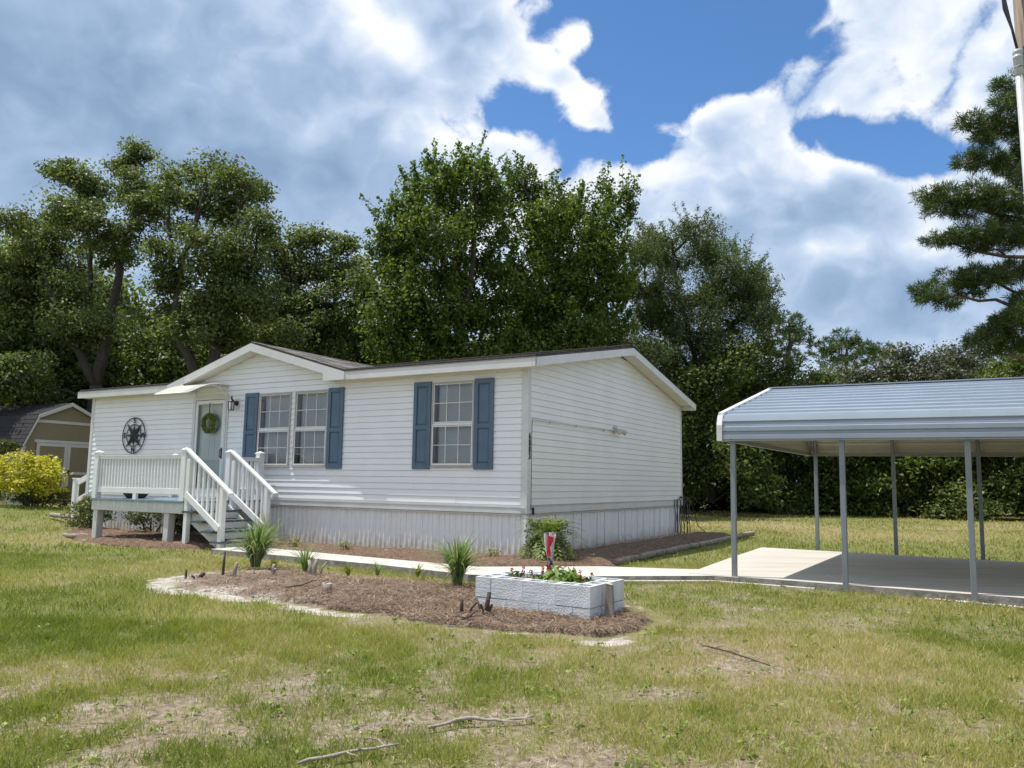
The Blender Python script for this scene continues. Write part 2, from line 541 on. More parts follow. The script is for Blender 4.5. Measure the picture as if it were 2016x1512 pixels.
def hxy(pts):
    return [tuple(H(x, y)[:2]) for x, y in pts]


def cxy(pts):
    return [tuple((CM @ Vector((x, y, 0)))[:2]) for x, y in pts]


WALK = hxy([(-4.75, -1.66), (-2.0, -1.86), (0.32, -2.02), (1.75, -.86), (2.55, -.58), (3.4, -.2), (3.75, -1.02), (3.43, -1.02),
            (2.42, -1.83), (1.4, -2.62), (0.75, -2.86), (-1.0, -2.62), (-3.2, -2.50), (-4.75, -2.42)])
SLAB = cxy([(-.96, 5.2), (-.80, 2.4), (-.62, -.02), (-.30, -.03), (13.0, -.03), (13.0, 4.75)])
BED = [(-4.2, 9.73), (-4.42, 10.5), (-4.1, 11.2), (-3.6, 11.5), (-3.0, 11.35), (-1.7, 10.55), (-0.87, 10.2), (-0.43, 10.05), (.5, 9.2), (1.15, 8.5), (1.37, 8.14),
       (1.43, 7.65), (1.19, 7.05), (0.74, 6.68), (0.34, 6.88), (-0.18, 7.03), (-0.69, 7.22), (-1.16, 7.62), (-1.83, 8.0), (-2.46, 8.45), (-3.26, 9.0), (-3.83, 9.3)]
FRONTBED = hxy([(-5.3, -2.05), (-4.9, -1.64), (0.3, -2.0), (1.55, -.95), (1.72, -.5), (1.55, 2.0), (1.42, 5), (1.35, 8.7), (0, 8.9), (0, 0), (-12.3, 0), (-12.35, -.2), (-11.2, -1.3), (-9.6, -2.1), (-7.8, -2.45), (-6.2, -2.35)])
HOUSEPOLY = hxy([(-12.36, 0), (0, 0), (0, 8.1), (-12.36, 8.1)])


def zg(x, y):
    x = np.asarray(x, float); y = np.asarray(y, float)
    rise = .33 * sstep(-x, 7.5, 15) * sstep(y, 15, 24)
    return rise + .05 * (vnoise(x, y, 3.1, 3, 2) - .5) * sstep(np.hypot(x - .5, y - 9), 1.5, 5) * (1 - rise / .4)


def bare(x, y):
    """0 = thick grass, 1 = bare sandy soil"""
    n = vnoise(x, y, 1.5, 21, 4)
    n2 = vnoise(x, y, .45, 8, 3)
    n3 = vnoise(x, y, .22, 14, 2)
    b = sstep(n * .42 + n2 * .33 + n3 * .25, .38, .70)
    near = sstep(6.2 - y, 0, 2.2)
    lush = np.exp(-((x + 4.5) / 2.6) ** 2 - ((y - 7.5) / 2.4) ** 2)
    brown = np.exp(-((x - 1.7) / 1.1) ** 2 - ((y - 5.9) / .7) ** 2)
    sand = np.exp(-((x + .3) / 1.1) ** 2 - ((y - 4.6) / .55) ** 2)
    b = b * (.62 + .32 * near) + .30 * near * n2 + .6 * brown * (.4 + n2) + .55 * sand * (.3 + n2) - .3 * lush
    b = np.where(y > 13, b * .35 + .28 * sstep(n2, .5, .8), b)
    return np.clip(b, 0, .93)


def dry(x, y):
    """0 = fresh green, 1 = straw coloured"""
    n = vnoise(x, y, 2.3, 77, 4)
    d = sstep(n, .38, .72) * .75
    d += .75 * np.exp(-((x - 1.8) / 1.5) ** 2 - ((y - 5.9) / .9) ** 2)
    d -= .12 * np.exp(-((x + 4.5) / 3.0) ** 2 - ((y - 7.5) / 2.6) ** 2)
    d += .22 * sstep(y, 12, 22) * sstep(x, 0, 5)
    return np.clip(d, 0, 1)


# ------------------------------------------------------------------ ground
def build_ground():
    xs = np.concatenate([-np.geomspace(420, 13, 22), np.arange(-12.5, 11.01, .14), np.geomspace(11.5, 420, 22)])
    ys = np.concatenate([-np.geomspace(260, 1.5, 10), np.arange(-1, 2.9, .5), np.arange(3, 17, .14), np.geomspace(17.4, 700, 34)])
    X, Y = np.meshgrid(xs, ys)
    Z = zg(X, Y)
    bd = poly_dist(X, Y, BED); inb = in_poly(X, Y, BED)
    Z = Z + np.where(inb, -.008, 0) + .012 * (vnoise(X, Y, .35, 5, 2) - .5)
    V = np.stack([X, Y, Z], -1).reshape(-1, 3)
    nx, ny = len(xs), len(ys)
    i = np.arange(ny - 1)[:, None] * nx + np.arange(nx - 1)[None]
    F = np.stack([i, i + 1, i + nx + 1, i + nx], -1).reshape(-1, 4)
    me = np_mesh('ground', V, F, None, None, True)
    b = bare(X, Y)
    edge = np.where(inb, 0, sstep(.40 - bd, 0, .30)) * np.clip(2.6 * (vnoise(X, Y, .9, 91, 4) - .33), 0, 1) * np.where(Y > 10.4, .45, 1)
    inner = np.where(inb, sstep(X, -1.0, -3.4) if False else (1 - sstep(X, -3.2, -1.0)) * .75 + .2, 0)
    edge = np.maximum(edge, inner * (.4 + .6 * vnoise(X, Y, .3, 19, 3)))
    stone = sstep(.35 - poly_dist(X, Y, SLAB), 0, .3) * .3
    a1 = me.attributes.new('bare', 'FLOAT', 'POINT'); a1.data.foreach_set('value', b.ravel().astype(np.float32))
    a2 = me.attributes.new('sand', 'FLOAT', 'POINT'); a2.data.foreach_set('value', np.clip(edge + stone, 0, 1).ravel().astype(np.float32))
    a3 = me.attributes.new('dry', 'FLOAT', 'POINT'); a3.data.foreach_set('value', dry(X, Y).ravel().astype(np.float32))
    m = bpy.data.materials.new('lawn_soil'); m.use_nodes = True
    nt = m.node_tree; nt.nodes.clear(); N, Lk = nt.nodes.new, nt.links.new
    out = N('ShaderNodeOutputMaterial'); p = N('ShaderNodeBsdfPrincipled'); Lk(p.outputs[0], out.inputs[0]); p.inputs['Roughness'].default_value = 1.0
    p.inputs['Specular IOR Level'].default_value = .1
    tc = N('ShaderNodeTexCoord')
    def noise(s, d=6):
        n = N('ShaderNodeTexNoise'); n.inputs['Scale'].default_value = s; n.inputs['Detail'].default_value = d; n.inputs['Roughness'].default_value = .68
        Lk(tc.outputs['Object'], n.inputs['Vector']); return n.outputs['Fac']
    def ramp(f, a, b, p0=.35, p1=.65):
        r = N('ShaderNodeValToRGB'); Lk(f, r.inputs[0]); r.color_ramp.elements[0].position = p0; r.color_ramp.elements[1].position = p1
        r.color_ramp.elements[0].color = (*a, 1); r.color_ramp.elements[1].color = (*b, 1); return r.outputs[0]
    def mix(f, a, b):
        n = N('ShaderNodeMix'); n.data_type = 'RGBA'; Lk(f, n.inputs[0]); Lk(a, n.inputs[6]); Lk(b, n.inputs[7]); return n.outputs[2]
    def attr(nm):
        a = N('ShaderNodeAttribute'); a.attribute_name = nm; return a.outputs['Fac']
    thatch = ramp(noise(26), (.095, .115, .03), (.24, .235, .085))
    straw = ramp(noise(34), (.19, .15, .075), (.37, .31, .17))
    soil = ramp(noise(20), (.16, .125, .085), (.38, .315, .235))
    sand = ramp(noise(14), (.34, .30, .25), (.60, .56, .50))
    def crisp(a, nz, amp, lo, hi):
        s1 = N('ShaderNodeMath'); s1.operation = 'MULTIPLY_ADD'; Lk(nz, s1.inputs[0]); s1.inputs[1].default_value = amp; s1.inputs[2].default_value = -amp * .5
        s2 = N('ShaderNodeMath'); s2.operation = 'ADD'; Lk(a, s2.inputs[0]); Lk(s1.outputs[0], s2.inputs[1])
        s3 = N('ShaderNodeMapRange'); s3.interpolation_type = 'SMOOTHSTEP'; Lk(s2.outputs[0], s3.inputs['Value']); s3.inputs['From Min'].default_value = lo; s3.inputs['From Max'].default_value = hi
        return s3.outputs[0]
    c = mix(attr('dry'), thatch, straw)
    c = mix(crisp(attr('bare'), noise(7, 8), 1.6, .25, .75), c, soil)
    # white sand shows in the barest spots
    mr = N('ShaderNodeMapRange'); mr.interpolation_type = 'SMOOTHSTEP'; Lk(noise(2.2, 7), mr.inputs['Value'])
    mr.inputs['From Min'].default_value = .56; mr.inputs['From Max'].default_value = .68
    mu = N('ShaderNodeMath'); mu.operation = 'MULTIPLY'; Lk(mr.outputs[0], mu.inputs[0]); Lk(attr('bare'), mu.inputs[1])
    c = mix(mu.outputs[0], c, sand)
    c = mix(crisp(attr('sand'), noise(5, 8), 1.8, .38, .66), c, sand)
    Lk(c, p.inputs['Base Color'])
    bp = N('ShaderNodeBump'); bp.inputs['Strength'].default_value = .8; bp.inputs['Distance'].default_value = .03; Lk(noise(42), bp.inputs['Height']); Lk(bp.outputs[0], p.inputs['Normal'])
    o = link_mesh('ground', me, m)
    tag(o, kind='structure')


build_ground()


def sheet(name, poly, z, th, m, medge=None, grid=None, jitter=.0):
    """flat slab with its own thickness, top at z"""
    bm = bmesh.new()
    top = [bm.verts.new((x, y, z)) for x, y in poly]
    bot = [bm.verts.new((x, y, z - th)) for x, y in poly]
    f = bm.faces.new(top)
    n = len(poly)
    for i in range(n):
        s_ = bm.faces.new((top[i], bot[i], bot[(i + 1) % n], top[(i + 1) % n])); s_.material_index = 1
    bmesh.ops.recalc_face_normals(bm, faces=bm.faces)
    if f.normal.z < 0:
        bmesh.ops.reverse_faces(bm, faces=bm.faces)
    bmesh.ops.triangulate(bm, faces=[f])
    me = bpy.data.meshes.new(name); bm.to_mesh(me); bm.free()
    me.materials.append(m); me.materials.append(medge or m)
    o = link_mesh(name, me)
    return tag(o, kind='structure')


SLABM = mat('carport_concrete', (.56, .525, .465), .85, .06, 2.2, .1, 60, col2=(.43, .405, .365), stretch=(.30, 3.2, 1))
next(n for n in SLABM.node_tree.nodes if n.type == 'MAPPING').inputs['Rotation'].default_value = (0, 0, .553)
sheet('walkway', WALK, .089, .2, CONC, CONCEDGE)
sl = sheet('concrete_slab', SLAB, .093, .22, SLABM, CONCEDGE)
mk = MB()
for a, b in (((.98, .95), (1.12, .62)), ((1.12, .62), (1.28, .98)), ((1.22, .56), (1.52, .80))):
    pa, pb = CM @ Vector((*a, .0955)), CM @ Vector((*b, .0955))
    mk.bar(pa, pb, .008, .003)
mk.build('slab_mark', CORDW, sl)  # thin pale strips forming V-shaped strokes on the slab
# footing ledge in front of the walkway and the steel rail's gravel strip
fl = MB()
a, b, c = H(2.30, -1.97), H(3.47, -1.10), CM @ Vector((1.02, -.13, 0))
fl.bar((a.x, a.y, .012), (b.x, b.y, .012), .09, .05); fl.bar((b.x, b.y, .010), (c.x, c.y, .010), .09, .05)
tag(fl.build('footing_ledge', CONC), kind='structure')


def base_lift(x, y):
    return np.where(in_poly(x, y, BED), 0 * x, 0)


def bed_sheet(name, poly, z, m, hump=.05, step=.09, clip=None):
    P = np.array(poly)
    xs = np.arange(P[:, 0].min(), P[:, 0].max() + step, step); ys = np.arange(P[:, 1].min(), P[:, 1].max() + step, step)
    X, Y = np.meshgrid(xs, ys)
    ins = in_poly(X, Y, poly); d = poly_dist(X, Y, poly)
    wob = .30 * (vnoise(X, Y, .6, 33, 4) - .30)
    keep = ins
    expo = 1 - sstep(vnoise(X, Y, .5, 71, 4) + .5 * sstep(X, -3.6, -1.0) + .28 * sstep(d, .1, .9) + .12 * sstep(Y, 8.8, 9.8), .52, .80)
    tp = sstep(d - wob, -.02, .22)
    Z = zg(X, Y) - .03 + tp * (z + .03 + hump * sstep(d, 0, .45) * (.5 + vnoise(X, Y, .6, 12, 3)) + .03 * vnoise(X, Y, .14, 6, 2))
    Z = Z + base_lift(X, Y)
    nx, ny = len(xs), len(ys)
    i = np.arange(ny - 1)[:, None] * nx + np.arange(nx - 1)[None]
    ok = keep[:-1, :-1] & keep[1:, :-1] & keep[:-1, 1:] & keep[1:, 1:]
    F = np.stack([i, i + 1, i + nx + 1, i + nx], -1)[ok]
    V = np.stack([X, Y, Z], -1).reshape(-1, 3)
    used, inv = np.unique(F, return_inverse=True)
    me = np_mesh(name, V[used], inv.reshape(-1, 4), m, None, True)
    if name == 'island_bed':
        a_ = me.attributes.new('sand', 'FLOAT', 'POINT'); a_.data.foreach_set('value', expo.ravel()[used].astype(np.float32))
    return tag(link_mesh(name, me), kind='structure')


STRAWBED = mat('pine_straw_litter', (.215, .135, .088), 1.0, .3, 34, .9, 90, col2=(.075, .048, .034), detail=8)
STRAWLIT = mat('faded_pine_straw_litter', (.265, .195, .14), 1.0, .3, 26, .9, 90, col2=(.105, .073, .052), detail=8)
def show_sand(m):
    nt = m.node_tree; N, Lk = nt.nodes.new, nt.links.new
    p = next(n for n in nt.nodes if n.type == 'BSDF_PRINCIPLED'); src = p.inputs['Base Color'].links[0].from_socket
    at = N('ShaderNodeAttribute'); at.attribute_name = 'sand'
    nz = N('ShaderNodeTexNoise'); nz.inputs['Scale'].default_value = 24; nz.inputs['Detail'].default_value = 7
    tc = N('ShaderNodeTexCoord'); Lk(tc.outputs['Object'], nz.inputs['Vector'])
    rp = N('ShaderNodeValToRGB'); Lk(nz.outputs['Fac'], rp.inputs[0])
    rp.color_ramp.elements[0].position = .35; rp.color_ramp.elements[0].color = (.25, .20, .16, 1)
    rp.color_ramp.elements[1].position = .62; rp.color_ramp.elements[1].color = (.60, .55, .49, 1)
    mx = N('ShaderNodeMix'); mx.data_type = 'RGBA'; Lk(at.outputs['Fac'], mx.inputs[0]); Lk(src, mx.inputs[6]); Lk(rp.outputs[0], mx.inputs[7])
    Lk(mx.outputs[2], p.inputs['Base Color'])


show_sand(STRAWLIT)
bed_sheet('island_bed', BED, .006, STRAWLIT, .018, .07)
bed_sheet('foundation_bed', FRONTBED, .02, STRAWBED, .07, .09)

# ------------------------------------------------------------------ mobile home
L, W, ZB, ZT = 12.3634, 8.1, .7626, 3.2645
XR, XL = .30, -12.56                    # rake overhangs
YF, YB = -.27, 8.40                     # eave overhangs
ZE, RIDGE_Y, RIDGE_Z = 3.372, 4.07, 4.195
SL = (RIDGE_Z - ZE) / (RIDGE_Y - YF)    # roof pitch
DX, DHW, DZ = -6.5, 2.62, 4.125         # little cross gable over the entrance
DSL = (DZ - ZE) / DHW
home = thing('mobile_home', 'long white vinyl-sided mobile home with slate blue shutters and small entry gable', 'mobile home', HOUSE_O, HOUSE_A)

COURSE = .1135
SLOT = .004      # shadow gap under each lap
OPEN = [(-8.51, -7.45, .86, 3.05), (-6.455, -5.52, 1.535, 3.045), (-5.405, -4.50, 1.535, 3.045), (-1.972, -1.055, 1.54, 3.055)]


def course_mesh(rects, z0, z1, zr0, zr1, top=None):
    """one lap of siding: rects = [(x0, x1, za, zb)], leaning out at its foot; drawn in (x, out, z)"""
    mb = MB()
    def out(z):
        t = (z - zr0) / (zr1 - zr0)
        return .016 - .013 * min(max(t, 0), 1)
    for x0, x1, za, zb in rects:
        mid = za + .55 * (zb - za)
        zz = [za, zb]
        v = []
        for z in zz:
            v += [(x0, -out(z), z), (x1, -out(z), z)]
        mb.add(v, [(0, 1, 3, 2)])
        mb.add([(x0, -out(za), za), (x1, -out(za), za), (x1, .004, za), (x0, .004, za)], [(3, 2, 1, 0)])
        mb.add([(x1, -out(za), za), (x1, .004, za), (x1, .004, zb), (x1, -out(zb), zb)], [(0, 1, 2, 3)])
        mb.add([(x0, -out(za), za), (x0, .004, za), (x0, .004, zb), (x0, -out(zb), zb)], [(3, 2, 1, 0)])
    return mb


def cut(x0, x1, z0, z1, holes):
    """rectangles of a lap left over around the openings"""
    xs = sorted({x0, x1, *[min(max(h[0], x0), x1) for h in holes], *[min(max(h[1], x0), x1) for h in holes]})
    res = []
    for a, b in zip(xs[:-1], xs[1:]):
        if b - a < 1e-4: continue
        m = (a + b) / 2
        segs = [(z0, z1)]
        for hx0, hx1, hz0, hz1 in holes:
            if hx0 < m < hx1:
                ns = []
                for s0, s1 in segs:
                    if hz1 <= s0 or hz0 >= s1: ns.append((s0, s1)); continue
                    if hz0 > s0: ns.append((s0, hz0))
                    if hz1 < s1: ns.append((hz1, s1))
                segs = ns
        for s0, s1 in segs:
            if s1 - s0 > .002: res.append((a, b, s0, s1))
    return res


# solid wall core behind the laps
core = MB()
for a, b, c, d in cut(-L + .02, -.02, ZB, ZT, OPEN):
    core.box(a, b, .006, .09, c, d)
core.prism([(DX - 2.5, .006, ZT), (DX + 2.5, .006, ZT), (DX, .006, ZT + 2.5 * DSL)], (0, .08, 0))
fw = core.build('front_wall', SIDING, home)
gw = MB().prism([(-.02, .095, ZB), (-.02, W, ZB), (-.02, W, ZT), (-.02, RIDGE_Y, ZT + SL * (RIDGE_Y - 0)), (-.02, .095, ZT)], (-.08, 0, 0)).build('gable_wall', SIDING2, home)
bw = MB().box(-L, -.105, W - .08, W - .001, ZB, ZT).box(-L, -L + .08, .095, W - .085, ZB, ZT)
bw.prism([(-L, .095, ZT), (-L, W - .085, ZT), (-L, RIDGE_Y, RIDGE_Z - .15)], (.08, 0, 0))
bw.build('rear_wall', SIDING, home)
# everything behind the windows stays dark
dk = MB().box(-L + .1, -.12, .55, .6, ZB, ZT)
dk.box(-L + .1, -.12, .1, .56, ZB - .02, ZB)
dk.build('interior_partition', DARKIN, home)

z = ZB + .135
k = 0
base_trim = MB().box(-L, 0, -.022, .004, ZB - .004, ZB + .05).box(-L, 0, -.016, .004, ZB + .05, ZB + .092)
base_trim.box(-L, 0, -.028, .004, ZB + .092, ZB + .10)
base_trim.build('base_trim', TRIM, fw)
while z < ZT + 2.5 * DSL - .05:
    z1 = z + COURSE
    x0, x1 = -L + .085, -.105
    if z > ZT - .04:
        half = 2.5 - max(0, (z + COURSE * .5 - (ZT - .03))) / DSL
        if half < .1: break
        x0, x1 = DX - half, DX + half
    rects = cut(x0, x1, z, min(z1, ZT if z <= ZT - .04 else 9), OPEN)
    runs = []
    for q in rects:
        if runs and abs(runs[-1][-1][1] - q[0]) < 1e-5: runs[-1].append(q)
        else: runs.append([q])
    for run in runs:
        # panels are about 3.6 m long: staggered butt seams, each next panel a hair proud
        cuts = [c_ for c_ in (-12.4 + (k * 1.37) % 3.66 + 3.66 * q_ for q_ in range(5)) if run[0][0] + .15 < c_ < run[-1][1] - .15]
        ends = [run[0][0]] + cuts + [run[-1][1]]
        for e0, e1 in zip(ends[:-1], ends[1:]):
            sub_ = [(max(a, e0), min(b, e1) - (.0015 if e1 in cuts else 0), c + SLOT if abs(c - z) < 1e-5 else c, d) for a, b, c, d in run if b > e0 + 1e-4 and a < e1 - 1e-4]
            if sub_: course_mesh(sub_, z, z1, z, z1).build('siding_board', SIDING, fw, loc=(0, -.002 * (ends.index(e0) % 2), 0))
    z = z1; k += 1


# end gable laps: built in (y, out) and turned to face the road side
def gable_course(z, z1):
    mb = MB()
    def out(t): return .014 - .011 * t
    z = z + .0025
    def yr(zz):
        if zz <= ZT: return .10, W - .05
        dy = (zz - ZT) / SL
        return .10 + max(0, dy - .1), W - .05 - max(0, dy - .1)
    a0, b0 = yr(z); a1, b1 = yr(z1)
    if b1 - a1 < .1: return None
    mb.add([(out(0), a0, z), (out(0), b0, z), (out(1), b1, z1), (out(1), a1, z1)], [(0, 1, 2, 3)])
    mb.add([(out(0), a0, z), (out(0), b0, z), (-.004, b0, z), (-.004, a0, z)], [(3, 2, 1, 0)])
    return mb


MB().box(-.004, .022, .095, W, ZB - .004, ZB + .05).box(-.004, .016, .095, W, ZB + .05, ZB + .12).box(-.004, .026, .095, W, ZB + .12, ZB + .13).build('base_trim', TRIM, gw)
z = ZB + .135
while True:
    g = gable_course(z, z + COURSE)
    if g is None or z > ZT + .85: break
    g.build('siding_board', SIDING2, gw)
    z += COURSE
# corner posts
MB().box(-.10, .022, -.022, .004, ZB - .006, ZT + .06).box(.001, .022, .004, .10, ZB - .006, ZT + .06).build('corner_trim', TRIM, home, bevel=.004)
MB().box(-L - .022, -L + .085, -.022, .06, ZB - .006, ZT + .06).build('corner_trim', TRIM, home, bevel=.004)
MB().box(-.03, .022, W - .06, W + .02, ZB - .006, ZT + .04).build('corner_trim', TRIM, home, bevel=.004)

# rust-brown splash on the skirting, thrown up by rain from the bare bed
nt = SKIRT.node_tree
p_ = next(n for n in nt.nodes if n.type == 'BSDF_PRINCIPLED'); src_ = p_.inputs['Base Color'].links[0].from_socket
tc_ = nt.nodes.new('ShaderNodeNewGeometry'); sx_ = nt.nodes.new('ShaderNodeSeparateXYZ'); nt.links.new(tc_.outputs['Position'], sx_.inputs[0])
nz_ = nt.nodes.new('ShaderNodeTexNoise'); nz_.inputs['Scale'].default_value = 5; nz_.inputs['Detail'].default_value = 7; nt.links.new(tc_.outputs['Position'], nz_.inputs['Vector'])
ma_ = nt.nodes.new('ShaderNodeMath'); ma_.operation = 'MULTIPLY_ADD'; nt.links.new(nz_.outputs['Fac'], ma_.inputs[0]); ma_.inputs[1].default_value = -.5; nt.links.new(sx_.outputs['Z'], ma_.inputs[2])
mr_ = nt.nodes.new('ShaderNodeMapRange'); mr_.interpolation_type = 'SMOOTHSTEP'; nt.links.new(ma_.outputs[0], mr_.inputs['Value'])
mr_.inputs['From Min'].default_value = -.25; mr_.inputs['From Max'].default_value = .06; mr_.inputs['To Min'].default_value = .55; mr_.inputs['To Max'].default_value = 0
mx_ = nt.nodes.new('ShaderNodeMix'); mx_.data_type = 'RGBA'; nt.links.new(mr_.outputs[0], mx_.inputs[0]); nt.links.new(src_, mx_.inputs[6]); mx_.inputs[7].default_value = (.42, .33, .25, 1)
nt.links.new(mx_.outputs[2], p_.inputs['Base Color'])


# skirting panels with pressed ribs
def skirt_profile(w, ribs):
    pts = [(0, 0)]
    for r0 in ribs:
        pts += [(r0 - .012, 0), (r0 - .006, -.015), (r0 + .014, -.015), (r0 + .020, 0)]
    pts.append((w - .004, 0)); pts.append((w, .006))
    return pts


def skirt_panel(w, ztop):
    pr = skirt_profile(w, (.03, .15, .25))
    mb = MB(); v = []
    for a, b in pr: v += [(a, b, -.06), (a, b, ztop)]
    mb.add(v, [(2 * i, 2 * i + 2, 2 * i + 3, 2 * i + 1) for i in range(len(pr) - 1)])
    return mb.mesh('skirt_panel', SKIRT)


sk = MB().box(-L + .05, -.06, .06, .08, -.05, ZB - .03).box(-.08, -.06, .1, W - .05, -.05, ZB - .03).build('skirting', SKIRT, home)
PW = .362
me_p = skirt_panel(PW, ZB - .012)
for i in range(34):
    x = -L + .02 + i * PW
    if x + PW > -.01: break
    link_mesh('skirt_panel', me_p, None, sk, (x, .045 + .004 * ((i * 7) % 3), 0))
for i in range(22):
    y = .05 + i * PW
    link_mesh('skirt_panel', me_p, None, sk, (-.030 - .004 * ((i * 5) % 3), y, 0), (0, 0, math.pi / 2))
MB().box(-L, -.001, .0, .055, ZB - .035, ZB - .012).box(-.055, -.001, .055, W, ZB - .035, ZB - .012).build('skirt_channel', TRIM, sk)
MB().box(-.045, .012, -.012, .05, -.05, ZB - .036).build('skirt_corner', SKIRT, sk)

# roof: two slopes of shingle, the cross gable, fascias and soffits
TH = .035
roof = MB()
yv = YF + (DZ - ZE) / SL
roof.prism([(XL, YF, ZE), (DX - DHW, YF, ZE), (DX, yv, DZ), (DX + DHW, YF, ZE), (XR, YF, ZE), (XR, RIDGE_Y, RIDGE_Z), (XL, RIDGE_Y, RIDGE_Z)], (0, 0, -TH))
roof.prism([(XL, YB, RIDGE_Z - SL * (YB - RIDGE_Y)), (XL, YB, RIDGE_Z - SL * (YB - RIDGE_Y) - TH), (XL, RIDGE_Y, RIDGE_Z - TH), (XL, RIDGE_Y, RIDGE_Z)], (XR - XL, 0, 0))
rf = roof.build('roof', SHINGLE, home)
dmr = MB()
A, Bp, Cp = (DX, YF, DZ), (DX + DHW, YF, ZE), (DX, yv, DZ)
for sgn in (1, -1):
    a, b, c = A, (DX + sgn * DHW, YF, ZE), Cp
    dmr.prism([a, b, c] if sgn > 0 else [a, c, b], (0, 0, -.03))
dm = dmr.build('entry_gable_roof', SHINGLE, home)
# shingle tabs one by one on the cross gable's right slope
tabs = []
rows = int(math.hypot(DHW, DZ - ZE) / .142)
slope_len = math.hypot(DHW, DZ - ZE)
ux, uz = DHW / slope_len, -(DZ - ZE) / slope_len
tabm = []
SH_TONES = [mat('asphalt_shingle_tone_%s' % n, c, .95, .25, 22, .5, 160) for n, c in
            (('brown', (.105, .09, .083)), ('dark', (.045, .041, .041)), ('grey', (.185, .172, .165)), ('rust', (.085, .068, .062)))]
for q, wd in ((0, .30), (1, .24), (2, .34), (3, .27)):
    mb = MB().box(-.006, .155, 0, wd, 0, .009)
    tabm.append((mb.mesh('shingle', SH_TONES[q]), wd))
ang = math.atan2(-uz, ux)
rr = random.Random(9)
for r_ in range(rows):
    d0 = r_ * .142
    x, zz = DX + ux * d0, DZ + uz * d0
    frac = (d0 + .07) / slope_len
    y, yend = YF - .012, YF + (yv - YF) * (1 - frac)
    y += rr.uniform(-.0, .0)
    while y < yend - .1:
        me_, wd = rr.choice(tabm)
        o = link_mesh('shingle', me_, None, dm, (x, y, zz + .004 + .004 * rr.random()), (0, ang, 0))
        y += wd + .006
# main slopes in one piece: laps of tabs
tb = MB()
for (y0, z0, dy, dz, n_) in ((YF, ZE, 1, SL, 30), (YB, RIDGE_Z - SL * (YB - RIDGE_Y), -1, SL, 30)):
    ln = math.hypot(1, SL)
    for r_ in range(n_):
        t0 = r_ * .146 / ln; t1 = t0 + .165 / ln
        x = XL + rr.uniform(0, .15)
        while x < XR - .02:
            w_ = rr.choice((.22, .30, .36)); xe = min(x + w_, XR + .012)
            h0 = .016 + .007 * rr.random(); ya, yb_ = y0 + dy * (t0 - .012), y0 + dy * t1
            za, zb_ = z0 + dz * (t0 - .012), z0 + dz * t1
            if dy > 0 and DX - DHW < (x + xe) / 2 < DX + DHW and zb_ < DZ - abs((x + xe) / 2 - DX) * DSL + .02:
                x = xe + .005; continue
            P4 = [(x, ya, za + h0), (xe, ya, za + h0), (xe, yb_, zb_ + .004), (x, yb_, zb_ + .004)]
            if dy < 0: P4 = P4[::-1]
            tb.add(P4, [(0, 1, 2, 3)])
            tb.add([(x, ya, za + h0), (xe, ya, za + h0), (xe, ya, za), (x, ya, za)], [(0, 3, 2, 1)])
            x = xe + .005
tag(tb.build('shingle_field', SHINGLE, rf), kind='stuff')
MB().bar((XL, RIDGE_Y, RIDGE_Z + .02), (XR, RIDGE_Y, RIDGE_Z + .02), .26, .02).build('ridge_cap', SHINGLE, rf)

FH = .15
fz = ZE - TH
for a, b in ((XL, DX - 2.10), (DX + 2.08, XR - .06), (XR - .056, XR + .02)):
    MB().box(a, b, YF - .02, YF, fz - FH, fz).build('front_fascia', TRIM, home)
# gable rake boards
for (y0, z0, y1, z1) in ((YF - .02, ZE - TH, RIDGE_Y - .002, RIDGE_Z - TH), (RIDGE_Y + .002, RIDGE_Z - TH, YB, RIDGE_Z - SL * (YB - RIDGE_Y) - TH)):
    MB().prism([(XR, y0, z0 - FH), (XR, y1, z1 - FH), (XR, y1, z1), (XR, y0, z0)], (.02, 0, 0)).build('rake_board', TRIM, home)
    MB().prism([(XL - .02, y0, z0 - FH), (XL - .02, y1, z1 - FH), (XL - .02, y1, z1), (XL - .02, y0, z0)], (.02, 0, 0)).build('rake_board', TRIM, home)
# drip edge seen along the eave
for a, b in ((XL, DX - DHW + .05), (DX + DHW - .05, XR)):
    MB().box(a, b, YF - .028, YF + .02, ZE - TH - .002, ZE - TH + .012).build('drip_edge', mat('brown_drip_edge', (.24, .20, .17), .5), rf)
# cross gable rake boards, butted at the peak
for sgn in (1, -1):
    a = (DX, YF - .03, DZ - .03); b = (DX + sgn * 2.085, YF - .03, DZ - .03 - 2.085 * DSL)
    poly = [(a[0], a[1], a[2]), (b[0], b[1], b[2]), (b[0], b[1], b[2] - .16), (a[0], a[1], a[2] - .16)]
    if sgn < 0: poly = poly[::-1]
    MB().prism(poly, (0, .028, 0)).build('rake_board', TRIM, home)
    # the boxed end where the rake meets the eave
    x0, x1 = DX + sgn * 2.09, DX + sgn * (DHW + .02)
    zt0 = DZ - .03 - 2.09 * DSL
    poly = [(x0, YF - .034, zt0), (x1, YF - .034, fz + .001), (x1, YF - .034, fz - FH), (x0, YF - .034, fz - FH)]
    if sgn < 0: poly = poly[::-1]
    MB().prism(poly, (0, .03, 0)).build('eave_return', TRIM, home)
    MB().prism([(DX, YF, DZ - .19), (DX + sgn * 2.09, YF, DZ - .19 - 2.09 * DSL), (DX + sgn * 2.09, -.017, DZ - .19 - 2.09 * DSL), (DX, -.017, DZ - .19)], (0, 0, .012)).build('soffit', SOFFIT, home)
